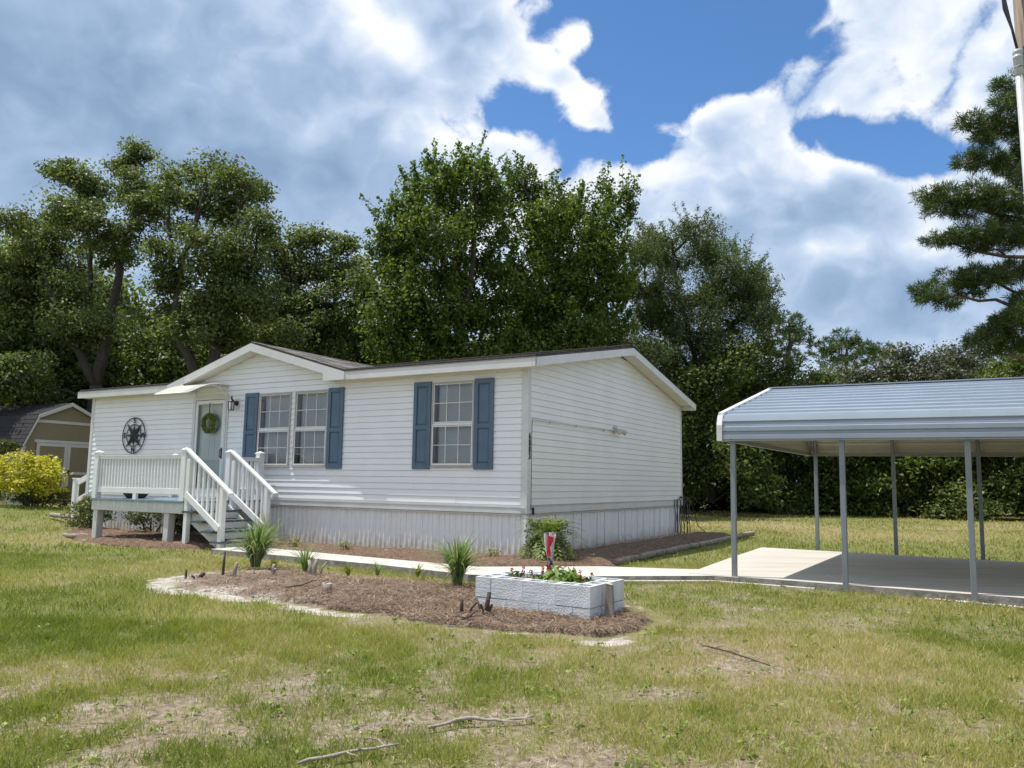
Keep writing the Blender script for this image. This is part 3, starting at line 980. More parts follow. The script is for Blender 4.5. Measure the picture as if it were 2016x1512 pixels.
# soffits with grooves
def soffit(xa, xb):
    mb = MB(); x = xa
    while x < xb - .001:
        xe = min(x + .10, xb); mb.box(x, xe - .006, YF, -.017, fz - FH + .012, fz - FH + .02); x = xe
    mb.box(xa, xb, YF, -.017, fz - FH + .021, fz - FH + .026)
    mb.build('soffit', SOFFIT, home)
soffit(XL, DX - 2.1); soffit(DX + 2.1, XR)
def gsoffit(y0, z0, y1, z1):
    n_ = int((y1 - y0) / .10); mb = MB()
    for i in range(n_):
        a, b = i / n_, (i + .93) / n_
        ya, yb_ = y0 + (y1 - y0) * a, y0 + (y1 - y0) * b; za, zb_ = z0 + (z1 - z0) * a, z0 + (z1 - z0) * b
        mb.prism([(.022, ya, za), (.022, yb_, zb_), (.022, yb_, zb_ + .01), (.022, ya, za + .01)], (XR - .024, 0, 0))
    mb.prism([(.022, y0, z0 + .012), (.022, y1, z1 + .012), (.022, y1, z1 + .018), (.022, y0, z0 + .018)], (XR - .024, 0, 0))
    mb.build('soffit', SOFFIT, home)
gsoffit(.0, ZE + SL * .27 - TH - FH + .02, RIDGE_Y, RIDGE_Z - TH - FH + .02)
gsoffit(RIDGE_Y, RIDGE_Z - TH - FH + .02, YB - .02, RIDGE_Z - SL * (YB - .02 - RIDGE_Y) - TH - FH + .02)
MB().prism([(.023, W - .02, fz - FH), (.023, YB, fz - FH), (.023, YB, fz), (.023, W - .02, fz)], (XR - .03, 0, 0)).build('eave_return', TRIM, home)


# windows
def window(x0, x1, z0, z1):
    fr = MB()
    y0, y1 = -.035, .09
    t = .028
    fr.box(x0, x0 + t, y0, y1, z0, z1).box(x1 - t, x1, y0, y1, z0, z1).box(x0 + t, x1 - t, y0, y1, z1 - t, z1).box(x0 + t, x1 - t, y0, y1, z0, z0 + t)
    fr.box(x0 - .012, x1 + .012, y0 - .008, -.0165, z0 - .02, z0 - .001)
    wn = fr.build('window', ALU, home)
    zm = (z0 + z1) / 2
    a, b = x0 + t, x1 - t
    up, lo = -.008, -.026
    MB().box(a, b, up - .012, up + .014, zm - .002, zm + .020).box(a, b, lo - .012, lo + .012, zm - .026, zm - .004).build('meeting_rail', WHITEBAR, wn, bevel=.002)
    sash = MB()
    for (za, zb_, yy) in ((zm + .026, z1 - t, up), (z0 + t, zm - .034, lo)):
        sash.box(a, a + .018, yy - .01, yy + .01, za, zb_).box(b - .018, b, yy - .01, yy + .01, za, zb_)
        sash.box(a + .018, b - .018, yy - .01, yy + .01, zb_ - .016, zb_ if yy == up else zb_ - .0).box(a + .018, b - .018, yy - .01, yy + .01, za, za + (.016 if yy == up else .026))
    sash.build('sash', WHITEBAR, wn)
    for (za, zb_, yy) in ((zm + .042, z1 - t - .016, up), (z0 + t + .026, zm - .05, lo)):
        MB().add([(a + .018, yy, za), (b - .018, yy, za), (b - .018, yy, zb_), (a + .018, yy, zb_)], [(0, 1, 2, 3)]).build('pane', GLASS, wn)
        g = MB(); w_ = (b - a - .036) / 3
        for i in (1, 2):
            xm = a + .018 + w_ * i
            g.box(xm - .005, xm + .005, yy - .010, yy - .003, za, zb_)
        zc = (za + zb_) / 2
        g.box(a + .018, b - .018, yy - .0145, yy - .0105, zc - .005, zc + .005)
        g.build('muntin', WHITEBAR, wn)
    bl = MB(); zz = z0 + .05
    while zz < z1 - .06:
        bl.add([(a + .045, .100, zz), (b - .02, .100, zz), (b - .02, .108, zz + .0215), (a + .045, .108, zz + .0215)], [(0, 1, 2, 3)])
        zz += .0225
    bl.box(a + .04, b - .015, .095, .125, z1 - .06, z1 - .03).box(a + .045, b - .02, .098, .115, z0 + .03, z0 + .048)
    bl.build('blind', BLIND, wn)
    # reveal between the frame and the room
    MB().box(x0 - .02, x0 + .004, .092, .2, z0, z1).box(x1 - .004, x1 + .02, .092, .2, z0, z1).box(x0 + .004, x1 - .004, .092, .2, z1 - .004, z1 + .02).box(x0 + .004, x1 - .004, .092, .2, z0 - .02, z0 + .004).build('reveal', DARKIN, wn)
    return wn


for q in OPEN[1:]:
    window(*q)


def shutter(x0, x1, z0=1.49, z1=3.08):
    st, ra = .075, .085
    yb_, yf = -.0165, -.048
    mb = MB()
    mb.box(x0, x0 + st, yf, yb_, z0, z1).box(x1 - st, x1, yf, yb_, z0, z1)
    zm = z0 + (z1 - z0) * .475
    for a, b in ((z0, z0 + ra + .02), (zm - .04, zm + .04), (z1 - ra, z1)):
        mb.box(x0 + st, x1 - st, yf, yb_, a, b)
    o = mb.build('shutter', SHUT, home, bevel=.004)
    for a, b in ((z0 + ra + .02, zm - .04), (zm + .04, z1 - ra)):
        p = MB(); xa, xb = x0 + st, x1 - st
        p.box(xa, xb, -.028, yb_, a, b)
        i = .035
        p.add([(xa + .008, -.029, a + .008), (xb - .008, -.029, a + .008), (xb - .008, -.029, b - .008), (xa + .008, -.029, b - .008),
               (xa + i, -.043, a + i), (xb - i, -.043, a + i), (xb - i, -.043, b - i), (xa + i, -.043, b - i)],
              [(0, 1, 5, 4), (1, 2, 6, 5), (2, 3, 7, 6), (3, 0, 4, 7), (4, 5, 6, 7)])
        p.build('panel', SHUT, o)


for a, b in ((-2.375, -1.985), (-1.042, -.652), (-6.865, -6.47), (-4.488, -4.09)):
    shutter(a, b)

# entrance: frame, storm door with a full pane, panelled inner door
dx0, dx1, dz0, dz1 = OPEN[0]
fr = MB()
fr.box(dx0, dx0 + .05, -.04, .12, dz0, dz1).box(dx1 - .05, dx1, -.04, .12, dz0, dz1).box(dx0 + .05, dx1 - .05, -.04, .12, dz1 - .06, dz1)
fr.box(dx0 - .03, dx1 + .03, -.028, -.0165, dz1, dz1 + .05).box(dx0 - .05, dx0, -.026, -.0165, dz0, dz1).box(dx1, dx1 + .05, -.026, -.0165, dz0, dz1)
fr.box(dx0, dx1, -.06, .12, dz0 - .012, dz0 + .02)
door = fr.build('front_door', TRIM, home, bevel=.003)
sd = MB(); a, b = dx0 + .054, dx1 - .054
sd.box(a, a + .075, -.025, .005, dz0 + .03, dz1 - .07).box(b - .075, b, -.025, .005, dz0 + .03, dz1 - .07)
sd.box(a + .075, b - .075, -.025, .005, dz1 - .155, dz1 - .07).box(a + .075, b - .075, -.025, .005, dz0 + .03, dz0 + .20)
sd.build('storm_door', mat('storm_door_white', (.72, .755, .74), .4, .03, 4), door, bevel=.003)
MB().add([(a + .07, -.01, dz0 + .19), (b - .07, -.01, dz0 + .19), (b - .07, -.01, dz1 - .15), (a + .07, -.01, dz1 - .15)], [(0, 1, 2, 3)]).build('pane', glass_mat('door_glass', (.98, 1.0, .99), .9), door)
idr = MB(); idr.box(dx0 + .052, dx1 - .052, .075, .11, dz0 + .02, dz1 - .062)
for (pa, pb, qa, qb) in ((.16, .44, 1.62, 1.92), (.60, .88, 1.62, 1.92), (.16, .44, .92, 1.52), (.60, .88, .92, 1.52), (.16, .44, .22, .82), (.60, .88, .22, .82)):
    xa, xb = dx0 + pa, dx0 + pb; za, zb_ = dz0 + qa, dz0 + qb
    for c in ((xa, xb, za, za + .018), (xa, xb, zb_ - .018, zb_), (xa, xa + .018, za + .018, zb_ - .018), (xb - .018, xb, za + .018, zb_ - .018)):
        idr.box(c[0], c[1], .066, .0749, c[2], c[3])
idr.build('inner_door', DOORM, door)
hd = MB(); hx = b - .037
hd.box(hx - .022, hx + .022, -.034, -.0255, 1.70, 1.93).tube([(hx, -.036, 1.72), (hx, -.075, 1.74), (hx, -.08, 1.82), (hx, -.075, 1.88), (hx, -.036, 1.90)], .009, 6)
hd.build('door_handle', BLACK, door)


def text_mesh(body, size, extrude, mat_):
    c = bpy.data.curves.new('lettering', 'FONT'); c.body = body; c.size = size; c.extrude = extrude; c.offset = size * .022; c.align_x = 'CENTER'; c.align_y = 'CENTER'
    o = bpy.data.objects.new('lettering', c); COL.objects.link(o)
    dg = bpy.context.evaluated_depsgraph_get()
    me = bpy.data.meshes.new_from_object(o.evaluated_get(dg))
    bpy.data.objects.remove(o)
    me.materials.clear(); me.materials.append(mat_)
    return me


# street number, one digit above the other on the end face of the corner trim
num = MB().box(.0222, .0232, .018, .085, 1.655, 2.115).build('house_number', TRIM, home)
for i, ch in enumerate('6883'):
    me = text_mesh(ch, .155, .004, BLACK)
    o = link_mesh('digit', me, None, num, (.0275, .052, 2.055 - i * .113), (math.pi / 2, 0, math.pi / 2))
    o.scale = (.85, .98, 1)

# ------------------------------------------------------------------ things fixed to the house
def hthing(name, label, cat, x, y, z, group=None):
    return thing(name, label, cat, H(x, y, z), HOUSE_A, group)


# twin floodlight with its conduit on the end wall
t = hthing('floodlight', 'grimy white twin floodlight with conduit on the end gable wall', 'floodlight', .022, 3.72, 2.40)
MB().lathe([(.0, 0), (.075, 0), (.075, .035), (.05, .05)], 14).build('junction_box', DIRTYW, t, True, rot=(0, math.pi / 2, 0))
for sy in (-1, 1):
    MB().lathe([(.022, 0), (.03, .06), (.055, .12), (.068, .17), (.06, .175), (.0, .165)], 14).build('lamp_head', DIRTYW, t, True, loc=(.06, sy * .06, -.0), rot=(0, R(112), sy * R(38)))
MB().tube([(.016, -.07, -.02), (.016, -2.4, -.045), (.016, -3.6, -.06)], .013, 8).build('conduit', TRIM, t)
MB().tube([(.010, -3.60, -.07), (.010, -3.615, -.4), (.008, -3.61, -1.1), (.010, -3.615, -1.58)], .0055, 6).build('wire', CABLE, t)
MB().box(.002, .03, -3.56, -3.53, -1.66, -1.54).build('cable_box', BLACK, t)
for yy in (-2.95, -1.9, -.6):
    MB().box(.001, .033, yy, yy + .02, -.075, -.028).build('clip', DIRTYW, t)

# coiled cables at the far end of the gable
t = hthing('cable_coil', 'tangle of dark cables hanging in loops at the back corner of the home', 'cable', .03, 7.75, 0)
rc = random.Random(3)
for i, (yy, ztop, zbot, wd) in enumerate(((-.25, .90, .12, .10), (-.15, .92, .05, .13), (.05, .95, .10, .10), (.22, .88, .03, .12), (.33, .95, .02, .10))):
    pts = []
    for k in range(25):
        a_ = 2 * math.pi * k / 24
        pts.append((.03 + .03 * i + .02 * math.sin(3 * a_), yy + wd * math.sin(a_) + .02 * math.sin(2 * a_ + i), (ztop + zbot) / 2 + (ztop - zbot) / 2 * math.cos(a_)))
    MB().tube(pts, .011, 6).build('cable_loop', CABLE if i % 2 else mat('grey_cable', (.09, .088, .085), .6), t, True)
MB().tube([(.1, .42, .98), (.2, .55, .7), (.3, .62, .25), (.5, .75, .04), (.8, .8, .05)], .011, 6).build('cable_tail', CABLE, t, True)
MB().box(0, .04, .12, .2, .93, .98).build('hook', BLACK, t)

# compass wall art
t = hthing('wall_compass', 'dark metal compass rose with letters hung on the white siding left of the door', 'wall decoration', -10.60, -.045, 2.25)
RR = .43
def ring(r0, wd, n=48):
    mb = MB(); v = []; fs = []
    for k in range(n):
        a_ = 2 * math.pi * k / n; c, s = math.cos(a_), math.sin(a_)
        for rr_, yy in ((r0, -.006), (r0 + wd, -.006), (r0 + wd, .006), (r0, .006)): v.append((rr_ * c, yy, rr_ * s))
    for k in range(n):
        k2 = (k + 1) % n
        for j in range(4): fs.append((k * 4 + j, k * 4 + (j + 1) % 4, k2 * 4 + (j + 1) % 4, k2 * 4 + j))
    return mb.add(v, fs)
ring(RR - .022, .022).build('outer_ring', ROSE, t)
ring(.252, .020).build('inner_ring', ROSE, t)
def star(n_, r1, r0, h, rot0):
    mb = MB()
    for k in range(n_):
        a_ = rot0 + 2 * math.pi * k / n_; da = math.pi / n_
        tip = (r1 * math.cos(a_), 0, r1 * math.sin(a_)); c0 = (0, -h, 0)
        lft = (r0 * math.cos(a_ - da), 0, r0 * math.sin(a_ - da)); rgt = (r0 * math.cos(a_ + da), 0, r0 * math.sin(a_ + da))
        mb.add([c0, tip, lft, rgt], [(0, 2, 1), (0, 1, 3)])
        mb.add([(0, .01, 0), (tip[0], .006, tip[2]), (lft[0], .006, lft[2]), (rgt[0], .006, rgt[2])], [(0, 1, 2), (0, 3, 1)])
    return mb
star(4, .40, .095, .045, math.pi / 4).build('long_star', ROSE, t)
star(4, .27, .085, .055, 0).build('short_star', ROSE, t)
for ch, ax, az_ in (('S', 0, .345), ('N', 0, -.345), ('E', -.345, 0), ('W', .345, 0)):
    o = link_mesh('letter', text_mesh(ch, .17, .006, ROSE), None, t, (ax, 0, az_), (math.pi / 2, 0, 0))

# door wreath
t = hthing('door_wreath', 'round green leaf wreath hanging on the glass storm door', 'wreath', -7.95, -.075, 2.47)
WREATH = leaf_mat('wreath_leaf', [(0, (.08, .115, .02)), (.5, (.18, .225, .04)), (1, (.30, .33, .075))], .55, .2)
n_ = 1500; a_ = rng.uniform(0, 2 * np.pi, n_); b_ = rng.uniform(0, 2 * np.pi, n_); r_ = .06 * np.sqrt(rng.uniform(.2, 1.0, n_))
P = np.stack([(.165 + r_ * np.cos(b_)) * np.cos(a_), .7 * r_ * np.sin(b_), (.165 + r_ * np.cos(b_)) * np.sin(a_)], -1)
nb = np.stack([np.cos(b_) * np.cos(a_), np.sin(b_), np.cos(b_) * np.sin(a_)], -1)
V, F = leaf_quads(P, .05, .022, nb, .8)
link_mesh('leaf_ring', np_mesh('leaf_ring', V, F, WREATH, rng.uniform(0, 1, n_)), None, t)
MB().tube([(.165 * math.cos(2 * math.pi * k / 24), 0, .165 * math.sin(2 * math.pi * k / 24)) for k in range(25)], .038, 8).build('twig_ring', mat('wreath_twig', (.07, .08, .03), .9, .3, 30), t, True)
MB().box(-.010, .010, .005, .012, .20, .455).build('ribbon', BLACK, t)

# wall lantern
t = hthing('wall_lantern', 'black coach lantern on the siding between door and shutter', 'lantern', -7.13, -.02, 2.86)
MB().box(-.075, .075, -.004, .006, -.12, .12).build('mounting_block', TRIM, t)
MB().lathe([(.0, 0), (.055, .0), (.055, .02), (.0, .03)], 12).build('back_plate', BLACK, t, True, loc=(0, -.006, .02), rot=(math.pi / 2, 0, 0))
MB().tube([(0, -.03, .02), (0, -.09, .05), (0, -.14, .09), (0, -.155, .07)], [.02, .016, .012, .01], 8).build('arm', BLACK, t, True)
MB().lathe([(.0, .165), (.016, .155), (.022, .135), (.012, .12), (.03, .10), (.075, .045), (.078, .035), (.0, .035)], 8, (0, -.155, 0)).build('cap', BLACK, t)
cg = MB()
for k in range(6):
    a1_ = math.pi / 3 * k + .5
    cg.bar((.068 * math.cos(a1_), -.155 + .068 * math.sin(a1_), .035), (.058 * math.cos(a1_), -.155 + .058 * math.sin(a1_), -.13), .008, .008, (1, .3, 0))
cg.lathe([(.0, -.15), (.062, -.145), (.065, -.13), (.0, -.128)], 8, (0, -.155, 0))
cg.build('cage', BLACK, t)
MB().lathe([(.05, .03), (.045, -.125)], 10, (0, -.155, 0), False).build('glass_chimney', glass_mat('lantern_glass', (.9, .9, .88), 1), t)
MB().lathe([(.012, -.12), (.014, -.02), (.02, .0), (.0, .025)], 8, (0, -.155, 0)).build('bulb', BULB, t, True)

# door awning: curved sheet on two brackets
t = hthing('door_awning', 'curved cream plastic awning on brackets over the front door', 'awning', -7.985, -.02, 3.28)
def awn(s):   # profile out and down
    return -1.0 * s, .03 * math.sin(math.pi * min(1, s * 1.2)) - .25 * s ** 2.1
pr = [awn(i / 14) for i in range(15)]
sh = MB(); v = []
for yy, zz in pr: v += [(-.54, yy, zz), (.54, yy, zz), (.54, yy, zz + .006), (-.54, yy, zz + .006)]
fs = []
for i in range(14):
    for j in range(4): fs.append((4 * i + j, 4 * (i + 1) + j, 4 * (i + 1) + (j + 1) % 4, 4 * i + (j + 1) % 4))
sh.add(v, fs + [(0, 1, 2, 3), (59, 58, 57, 56)])
m_ = bpy.data.materials.new('awning_sheet'); m_.use_nodes = True
nt = m_.node_tree; p_ = nt.nodes['Principled BSDF']; p_.inputs['Base Color'].default_value = (.80, .765, .68, 1); p_.inputs['Roughness'].default_value = .4
tr_ = nt.nodes.new('ShaderNodeBsdfTranslucent'); tr_.inputs[0].default_value = (.85, .81, .72, 1)
mx_ = nt.nodes.new('ShaderNodeMixShader'); mx_.inputs[0].default_value = .45
nt.links.new(p_.outputs[0], mx_.inputs[1]); nt.links.new(tr_.outputs[0], mx_.inputs[2]); nt.links.new(mx_.outputs[0], nt.nodes['Material Output'].inputs[0])
sh.build('canopy', m_, t, True)
for x in (-.545, .545):
    MB().tube([(x, yy, zz + .004) for yy, zz in pr], .011, 6).build('edge_rail', PORCHW, t, True)
MB().tube([(-.545, pr[-1][0], pr[-1][1]), (.545, pr[-1][0], pr[-1][1])], .014, 6).build('front_rail', PORCHW, t, True)
for x in (-.50, .50):
    mb = MB().tube([(x, -.01, .02), (x, -.01, -.33)], .014, 6).tube([(x, -.012, -.12), (x, -.30, -.03), (x, -.62, -.09)], .012, 6)
    mb.tube([(x, -.16, -.075), (x, -.2, .02)], .011, 6).tube([(x, -.32, -.035), (x, -.4, -.0)], .011, 6)
    mb.build('bracket', PORCHW, t, True)

# ------------------------------------------------------------------ porch deck with steps
DZT = .85
x0, x1, y0, y1 = -8.93, -6.12, -1.98, -.06
t = hthing('porch_deck', 'raised white porch with slate blue boards, balusters and steps', 'porch', -7.5, -1.0, 0)
OX, OY = -7.5, -1.0
def px(x): return x - OX
def py(y): return y - OY
n_b = 14
bw_ = (y1 - y0) / n_b
for i in range(n_b):
    MB().box(px(x0) - .03, px(x1) + .02, py(y0) - .03 + i * bw_, py(y0) - .03 + (i + 1) * bw_ - .007, DZT - .036, DZT).build('deck_board', DECKBLUE, t, bevel=.003)
MB().box(px(x0), px(x1), py(y0), py(y0) + .04, DZT - .23, DZT - .037).build('rim_joist', RIM, t, bevel=.004)
MB().box(px(x0), px(x0) + .04, py(y0) + .04, py(y1), DZT - .23, DZT - .037).build('rim_joist', RIM, t)
MB().box(px(x1) - .04, px(x1), py(y0) + .04, py(y1), DZT - .23, DZT - .037).build('rim_joist', RIM, t)
MB().box(px(x0) + .04, px(x1) - .04, py(y1) - .06, py(y1) - .02, DZT - .23, DZT - .037).build('ledger', RIM, t)
jm = MB()
for i in range(6):
    xj = px(x0) + .4 + i * .42
    jm.box(xj, xj + .04, py(y0) + .042, py(y1) - .062, DZT - .22, DZT - .038)
jm.build('joist', RIM, t)
for xx, yy, zb_ in ((x0 + .09, y0 + .10, .02), (-6.62, y0 + .10, -.02), (x0 + .09, y1 - .25, .0)):
    pst = MB().box(px(xx) - .07, px(xx) + .07, py(yy) - .07, py(yy) + .07, zb_, DZT - .232).build('support_post', RIM, t, bevel=.006)
    MB().box(px(xx) - .19, px(xx) + .19, py(yy) - .19, py(yy) + .19, zb_ - .05, zb_ - .002).build('footing_pad', CONC, pst)
# newel posts with caps
def newel(xx, yy, zb_, zt):
    o = MB().box(px(xx) - .062, px(xx) + .062, py(yy) - .062, py(yy) + .062, zb_, zt).build('newel_post', PORCHW, t, bevel=.004)
    c = MB().box(px(xx) - .075, px(xx) + .075, py(yy) - .075, py(yy) + .075, zt + .0005, zt + .022)
    q = [(px(xx) - .07, py(yy) - .07), (px(xx) + .07, py(yy) - .07), (px(xx) + .07, py(yy) + .07), (px(xx) - .07, py(yy) + .07)]
    c.add([(a, b, zt + .0225) for a, b in q] + [(px(xx), py(yy), zt + .06)], [(0, 1, 4), (1, 2, 4), (2, 3, 4), (3, 0, 4), (3, 2, 1, 0)])
    c.build('post_cap', PORCHW, o)
    return o
YA, YBn, YC = y0 + .05, -.92, -.17
newel(x0 + .05, YA, DZT + .001, 1.75)
newel(x1 - .06, YA, DZT + .001, 1.78)
newel(x1 - .06, YBn, DZT + .001, 1.78)
newel(x1 - .06, YC, DZT + .001, 1.78)
newel(x0 + .05, -.15, DZT + .001, 1.75)
def railing(pa, pb, zt=1.66, zl=1.02, sp=.092):
    a, b = Vector((px(pa[0]), py(pa[1]), 0)), Vector((px(pb[0]), py(pb[1]), 0)); d = (b - a); ln = d.length; d.normalize()
    MB().bar(a + d * .063 + Vector((0, 0, zt)), b - d * .063 + Vector((0, 0, zt)), .055, .065).bar(a + d * .063 + Vector((0, 0, zt + .0375)), b - d * .063 + Vector((0, 0, zt + .0375)), .085, .009).build('top_rail', PORCHW, t, bevel=.004)
    MB().bar(a + d * .063 + Vector((0, 0, zl)), b - d * .063 + Vector((0, 0, zl)), .05, .11).build('bottom_rail', PORCHW, t, bevel=.004)
    n = int((ln - .126) / sp); me = MB().box(-.018, .018, -.018, .018, zl + .055, zt - .033).mesh('baluster', PORCHW)
    an = math.atan2(d.y, d.x)
    for i in range(n):
        p = a + d * (.063 + (ln - .126) * (i + .5) / n)
        link_mesh('baluster', me, None, t, p, (0, 0, an))
railing((x0 + .05, YA), (x1 - .06, YA))
railing((x0 + .05, YA), (x0 + .05, -.15))
railing((x1 - .06, YBn), (x1 - .06, YC))
MB().box(px(-7.62) - .05, px(-7.62) + .05, py(YA) - .025, py(YA) + .025, DZT + .001, .9645).build('rail_foot', PORCHW, t)
# steps going down towards the right
RISE, RUN, NS = .17, .27, 4
ys0, ys1 = YA + .02, YBn - .02
for i in range(NS):
    zt = DZT - RISE * (i + 1); xs = px(x1) + .03 + RUN * i
    MB().box(xs - .02, xs + RUN + .015, py(ys0) - .10, py(ys1) + .06, zt - .038, zt).build('stair_tread', TREADM, t, bevel=.004)
    MB().box(xs + RUN - .012, xs + RUN + .006, py(ys0) + .045, py(ys1) - .045, zt - .15, zt - .0385).build('stair_riser', RIM, t)
MB().box(px(x1) + .001, px(x1) + .018, py(ys0) + .05, py(ys1) - .05, DZT - .15, DZT - .038).build('stair_riser', RIM, t)
zend = DZT - RISE * NS
for yy in (ys0 + .02, ys1 - .06):
    xe = px(x1) + .03 + RUN * NS
    poly = [(px(x1) + .001, py(yy), DZT - .055), (px(x1) + .001, py(yy), DZT - .33), (xe - .14, py(yy), -.03), (xe, py(yy), -.03), (xe, py(yy), zend - .04)]
    MB().prism(poly, (0, .04, 0)).build('stringer', RIM, t)
sx0, sx1 = x1 + .10, x1 + .03 + RUN * NS - .07
for yy, lab in ((ys0 - .045, 'f'), (ys1 + .005, 'b')):
    # legs at the top and foot of the flight carry the sloping rails
    MB().box(px(sx0) - .045, px(sx0) + .045, py(yy) - .045, py(yy) + .045, -.03, 1.72 - .1).build('stair_post', PORCHW, t, bevel=.004)
    MB().box(px(sx1) - .045, px(sx1) + .045, py(yy) - .045, py(yy) + .045, -.03, 1.12).build('stair_post', PORCHW, t, bevel=.004)
    sl_ = -.64
    def zr(x, z0): return z0 + sl_ * (x - sx0)
    MB().bar((px(sx0) - .10, py(yy), zr(sx0 - .10, 1.74)), (px(sx1) + .22, py(yy), zr(sx1 + .22, 1.74)), .10, .04).build('hand_rail', PORCHW, t, bevel=.006)
    MB().bar((px(sx0) - .02, py(yy) - .048, zr(sx0, .98)), (px(sx1) - .02, py(yy) - .048, zr(sx1, .98) + .01), .035, .115).build('lower_rail', PORCHW, t, bevel=.004)
    for i in range(6):
        xx = sx0 + (sx1 - sx0) * (i + 1) / 7
        MB().box(px(xx) - .02, px(xx) + .02, py(yy) - .02, py(yy) + .02, zr(xx, .95), zr(xx, 1.715)).build('baluster', PORCHW, t)
MB().box(px(x1) + .55, px(x1) + .64, py(ys0) + .12, py(ys0) + .21, -.03, .36).build('support_post', RIM, t)

# icicle light cord along the rim
t2 = hthing('string_light', 'white icicle light cords dangling along the porch rim', 'string light', -7.6, -2.0, .80)
mb = MB(); pts = []
rl = random.Random(8)
for i in range(30):
    xx = -1.15 + i * .083
    pts.append((xx, -.006, .02 - .008 * (i % 2)))
    if i % 3 == 1:
        ln = rl.choice((.10, .14, .17, .19))
        mb.tube([(xx, -.009, .015), (xx + .02 + .03 * rl.random(), -.011, .015 - ln)], .0035, 4)
mb.tube(pts, .0035, 4)
mb.build('light_cord', CORDW, t2)

# bowl of flowers on the porch
t3 = hthing('flower_bowl', 'dark grey bowl of red flowers on the porch floor behind the railing', 'flower pot', -8.3, -1.45, DZT)
MB().lathe([(.0, .0), (.16, .0), (.19, .03), (.30, .17), (.31, .19), (.28, .18), (.0, .15)], 20).build('bowl', POTM, t3, True)
PLANT = leaf_mat('bedding_plant_leaf', [(0, (.02, .045, .012)), (.6, (.06, .11, .025)), (1, (.12, .18, .04))], .5, .3)
n_ = 320; q = unit(rng.normal(size=(n_, 3))); q[:, 2] = abs(q[:, 2]); P = q * rng.uniform(.1, .27, (n_, 1)) * [1, 1, .9] + [0, 0, .17]
V, F = leaf_quads(P, .07, .045, q, .7)
link_mesh('leaves', np_mesh('leaves', V, F, PLANT, rng.uniform(0, 1, n_)), None, t3)
n_ = 70; q = unit(rng.normal(size=(n_, 3))); q[:, 2] = abs(q[:, 2]) + .2; P = q * .25 * [1, 1, .95] + [.05, 0, .21]
V, F = leaf_quads(P, .05, .045, q, 1.2)
link_mesh('blossoms', np_mesh('blossoms', V, F, PETAL, rng.uniform(0, 1, n_)), None, t3)

# ------------------------------------------------------------------ carport
cp = thing('carport', 'open metal carport with blue-grey ribbed roof and grey steel posts', 'carport', CP_O, CP_A)
cp.rotation_euler = (0, .009, CP_A)
D, CW, NB = 1.361, 5.593, 7
XLc, XRc = -.16, D * NB + .3
ZEV = 1.865
prof = [(-.085, ZEV), (-.085, 2.075), (-.03, 2.215), (CW / 2, 2.865)]


def ribbed(pa, pb, n_panels, name, parent, nrib=4, mirror=False):
    """sheets running the length of the roof, each with raised ribs; pa, pb are (y, z)"""
    a, b = Vector((0, *pa)), Vector((0, *pb))
    d = (b - a); ln = d.length; d.normalize()
    nrm_ = Vector((0, -d.z, d.y))
    if mirror: nrm_ = -nrm_
    pw = ln / n_panels
    for k in range(n_panels):
        s0 = k * pw; pts = []
        pts.append((s0 - (.012 if k else 0), .004 if k else 0))
        for r_ in range(nrib):
            c = s0 + pw * (r_ + .5) / nrib
            pts += [(c - .036, 0), (c - .026, .025), (c + .026, .025), (c + .036, 0)]
        pts.append((s0 + pw, 0))
        mb = MB(); v = []
        for s_, o_ in pts:
            q = a + d * s_ + nrm_ * o_
            v += [(XLc, q.y, q.z), (XRc, q.y, q.z)]
        n = len(pts)
        fs = [(2 * i, 2 * i + 1, 2 * i + 3, 2 * i + 2) for i in range(n - 1)]
        if mirror: fs = [f[::-1] for f in fs]
        mb.add(v, fs)
        # underside skin a hair below, cream painted
        v2 = [(x, y - nrm_.y * .003, z - nrm_.z * .003) for x, y, z in v]
        me = mb.mesh(name, CARROOF)
        o = link_mesh(name, me, None, parent)
        u = MB().add(v2, [f[::-1] for f in fs]).build('underside_skin', CARUNDER, o)


ribbed(prof[0], prof[1], 1, 'side_panel', cp, 2)
ribbed(prof[1], prof[2], 1, 'bend_panel', cp, 1)
ribbed(prof[2], prof[3], 3, 'roof_panel', cp, 3)
mp_ = [(CW - y, z) for y, z in prof]
ribbed(mp_[0], mp_[1], 1, 'side_panel', cp, 2, True)
ribbed(mp_[1], mp_[2], 1, 'bend_panel', cp, 1, True)
ribbed(mp_[2], mp_[3], 3, 'roof_panel', cp, 3, True)
MB().bar((XLc, CW / 2, 2.882), (XRc, CW / 2, 2.882), .3, .018).build('ridge_cap', CARROOF, cp)
# white end trim following the profile
full = prof + [(y, z) for y, z in reversed(mp_)][1:]
for xx in (XLc + .010, XRc - .010):
    mb = MB()
    for p, q in zip(full[:-1], full[1:]):
        mb.bar((xx, p[0], p[1]), (xx, q[0], q[1]), .022, .075, (1, 0, 0)) if False else mb.prism([(xx - .036, p[0], p[1] - .045), (xx - .036, q[0], q[1] - .045), (xx - .036, q[0], q[1] + .036), (xx - .036, p[0], p[1] + .036)] if abs(q[0] - p[0]) > .1 else
            [(xx - .036, p[0] - .036, p[1]), (xx - .036, p[0] + .045, p[1]), (xx - .036, q[0] + .045, q[1]), (xx - .036, q[0] - .036, q[1])], (.072, 0, 0))
    mb.build('end_trim', TRIM, cp)
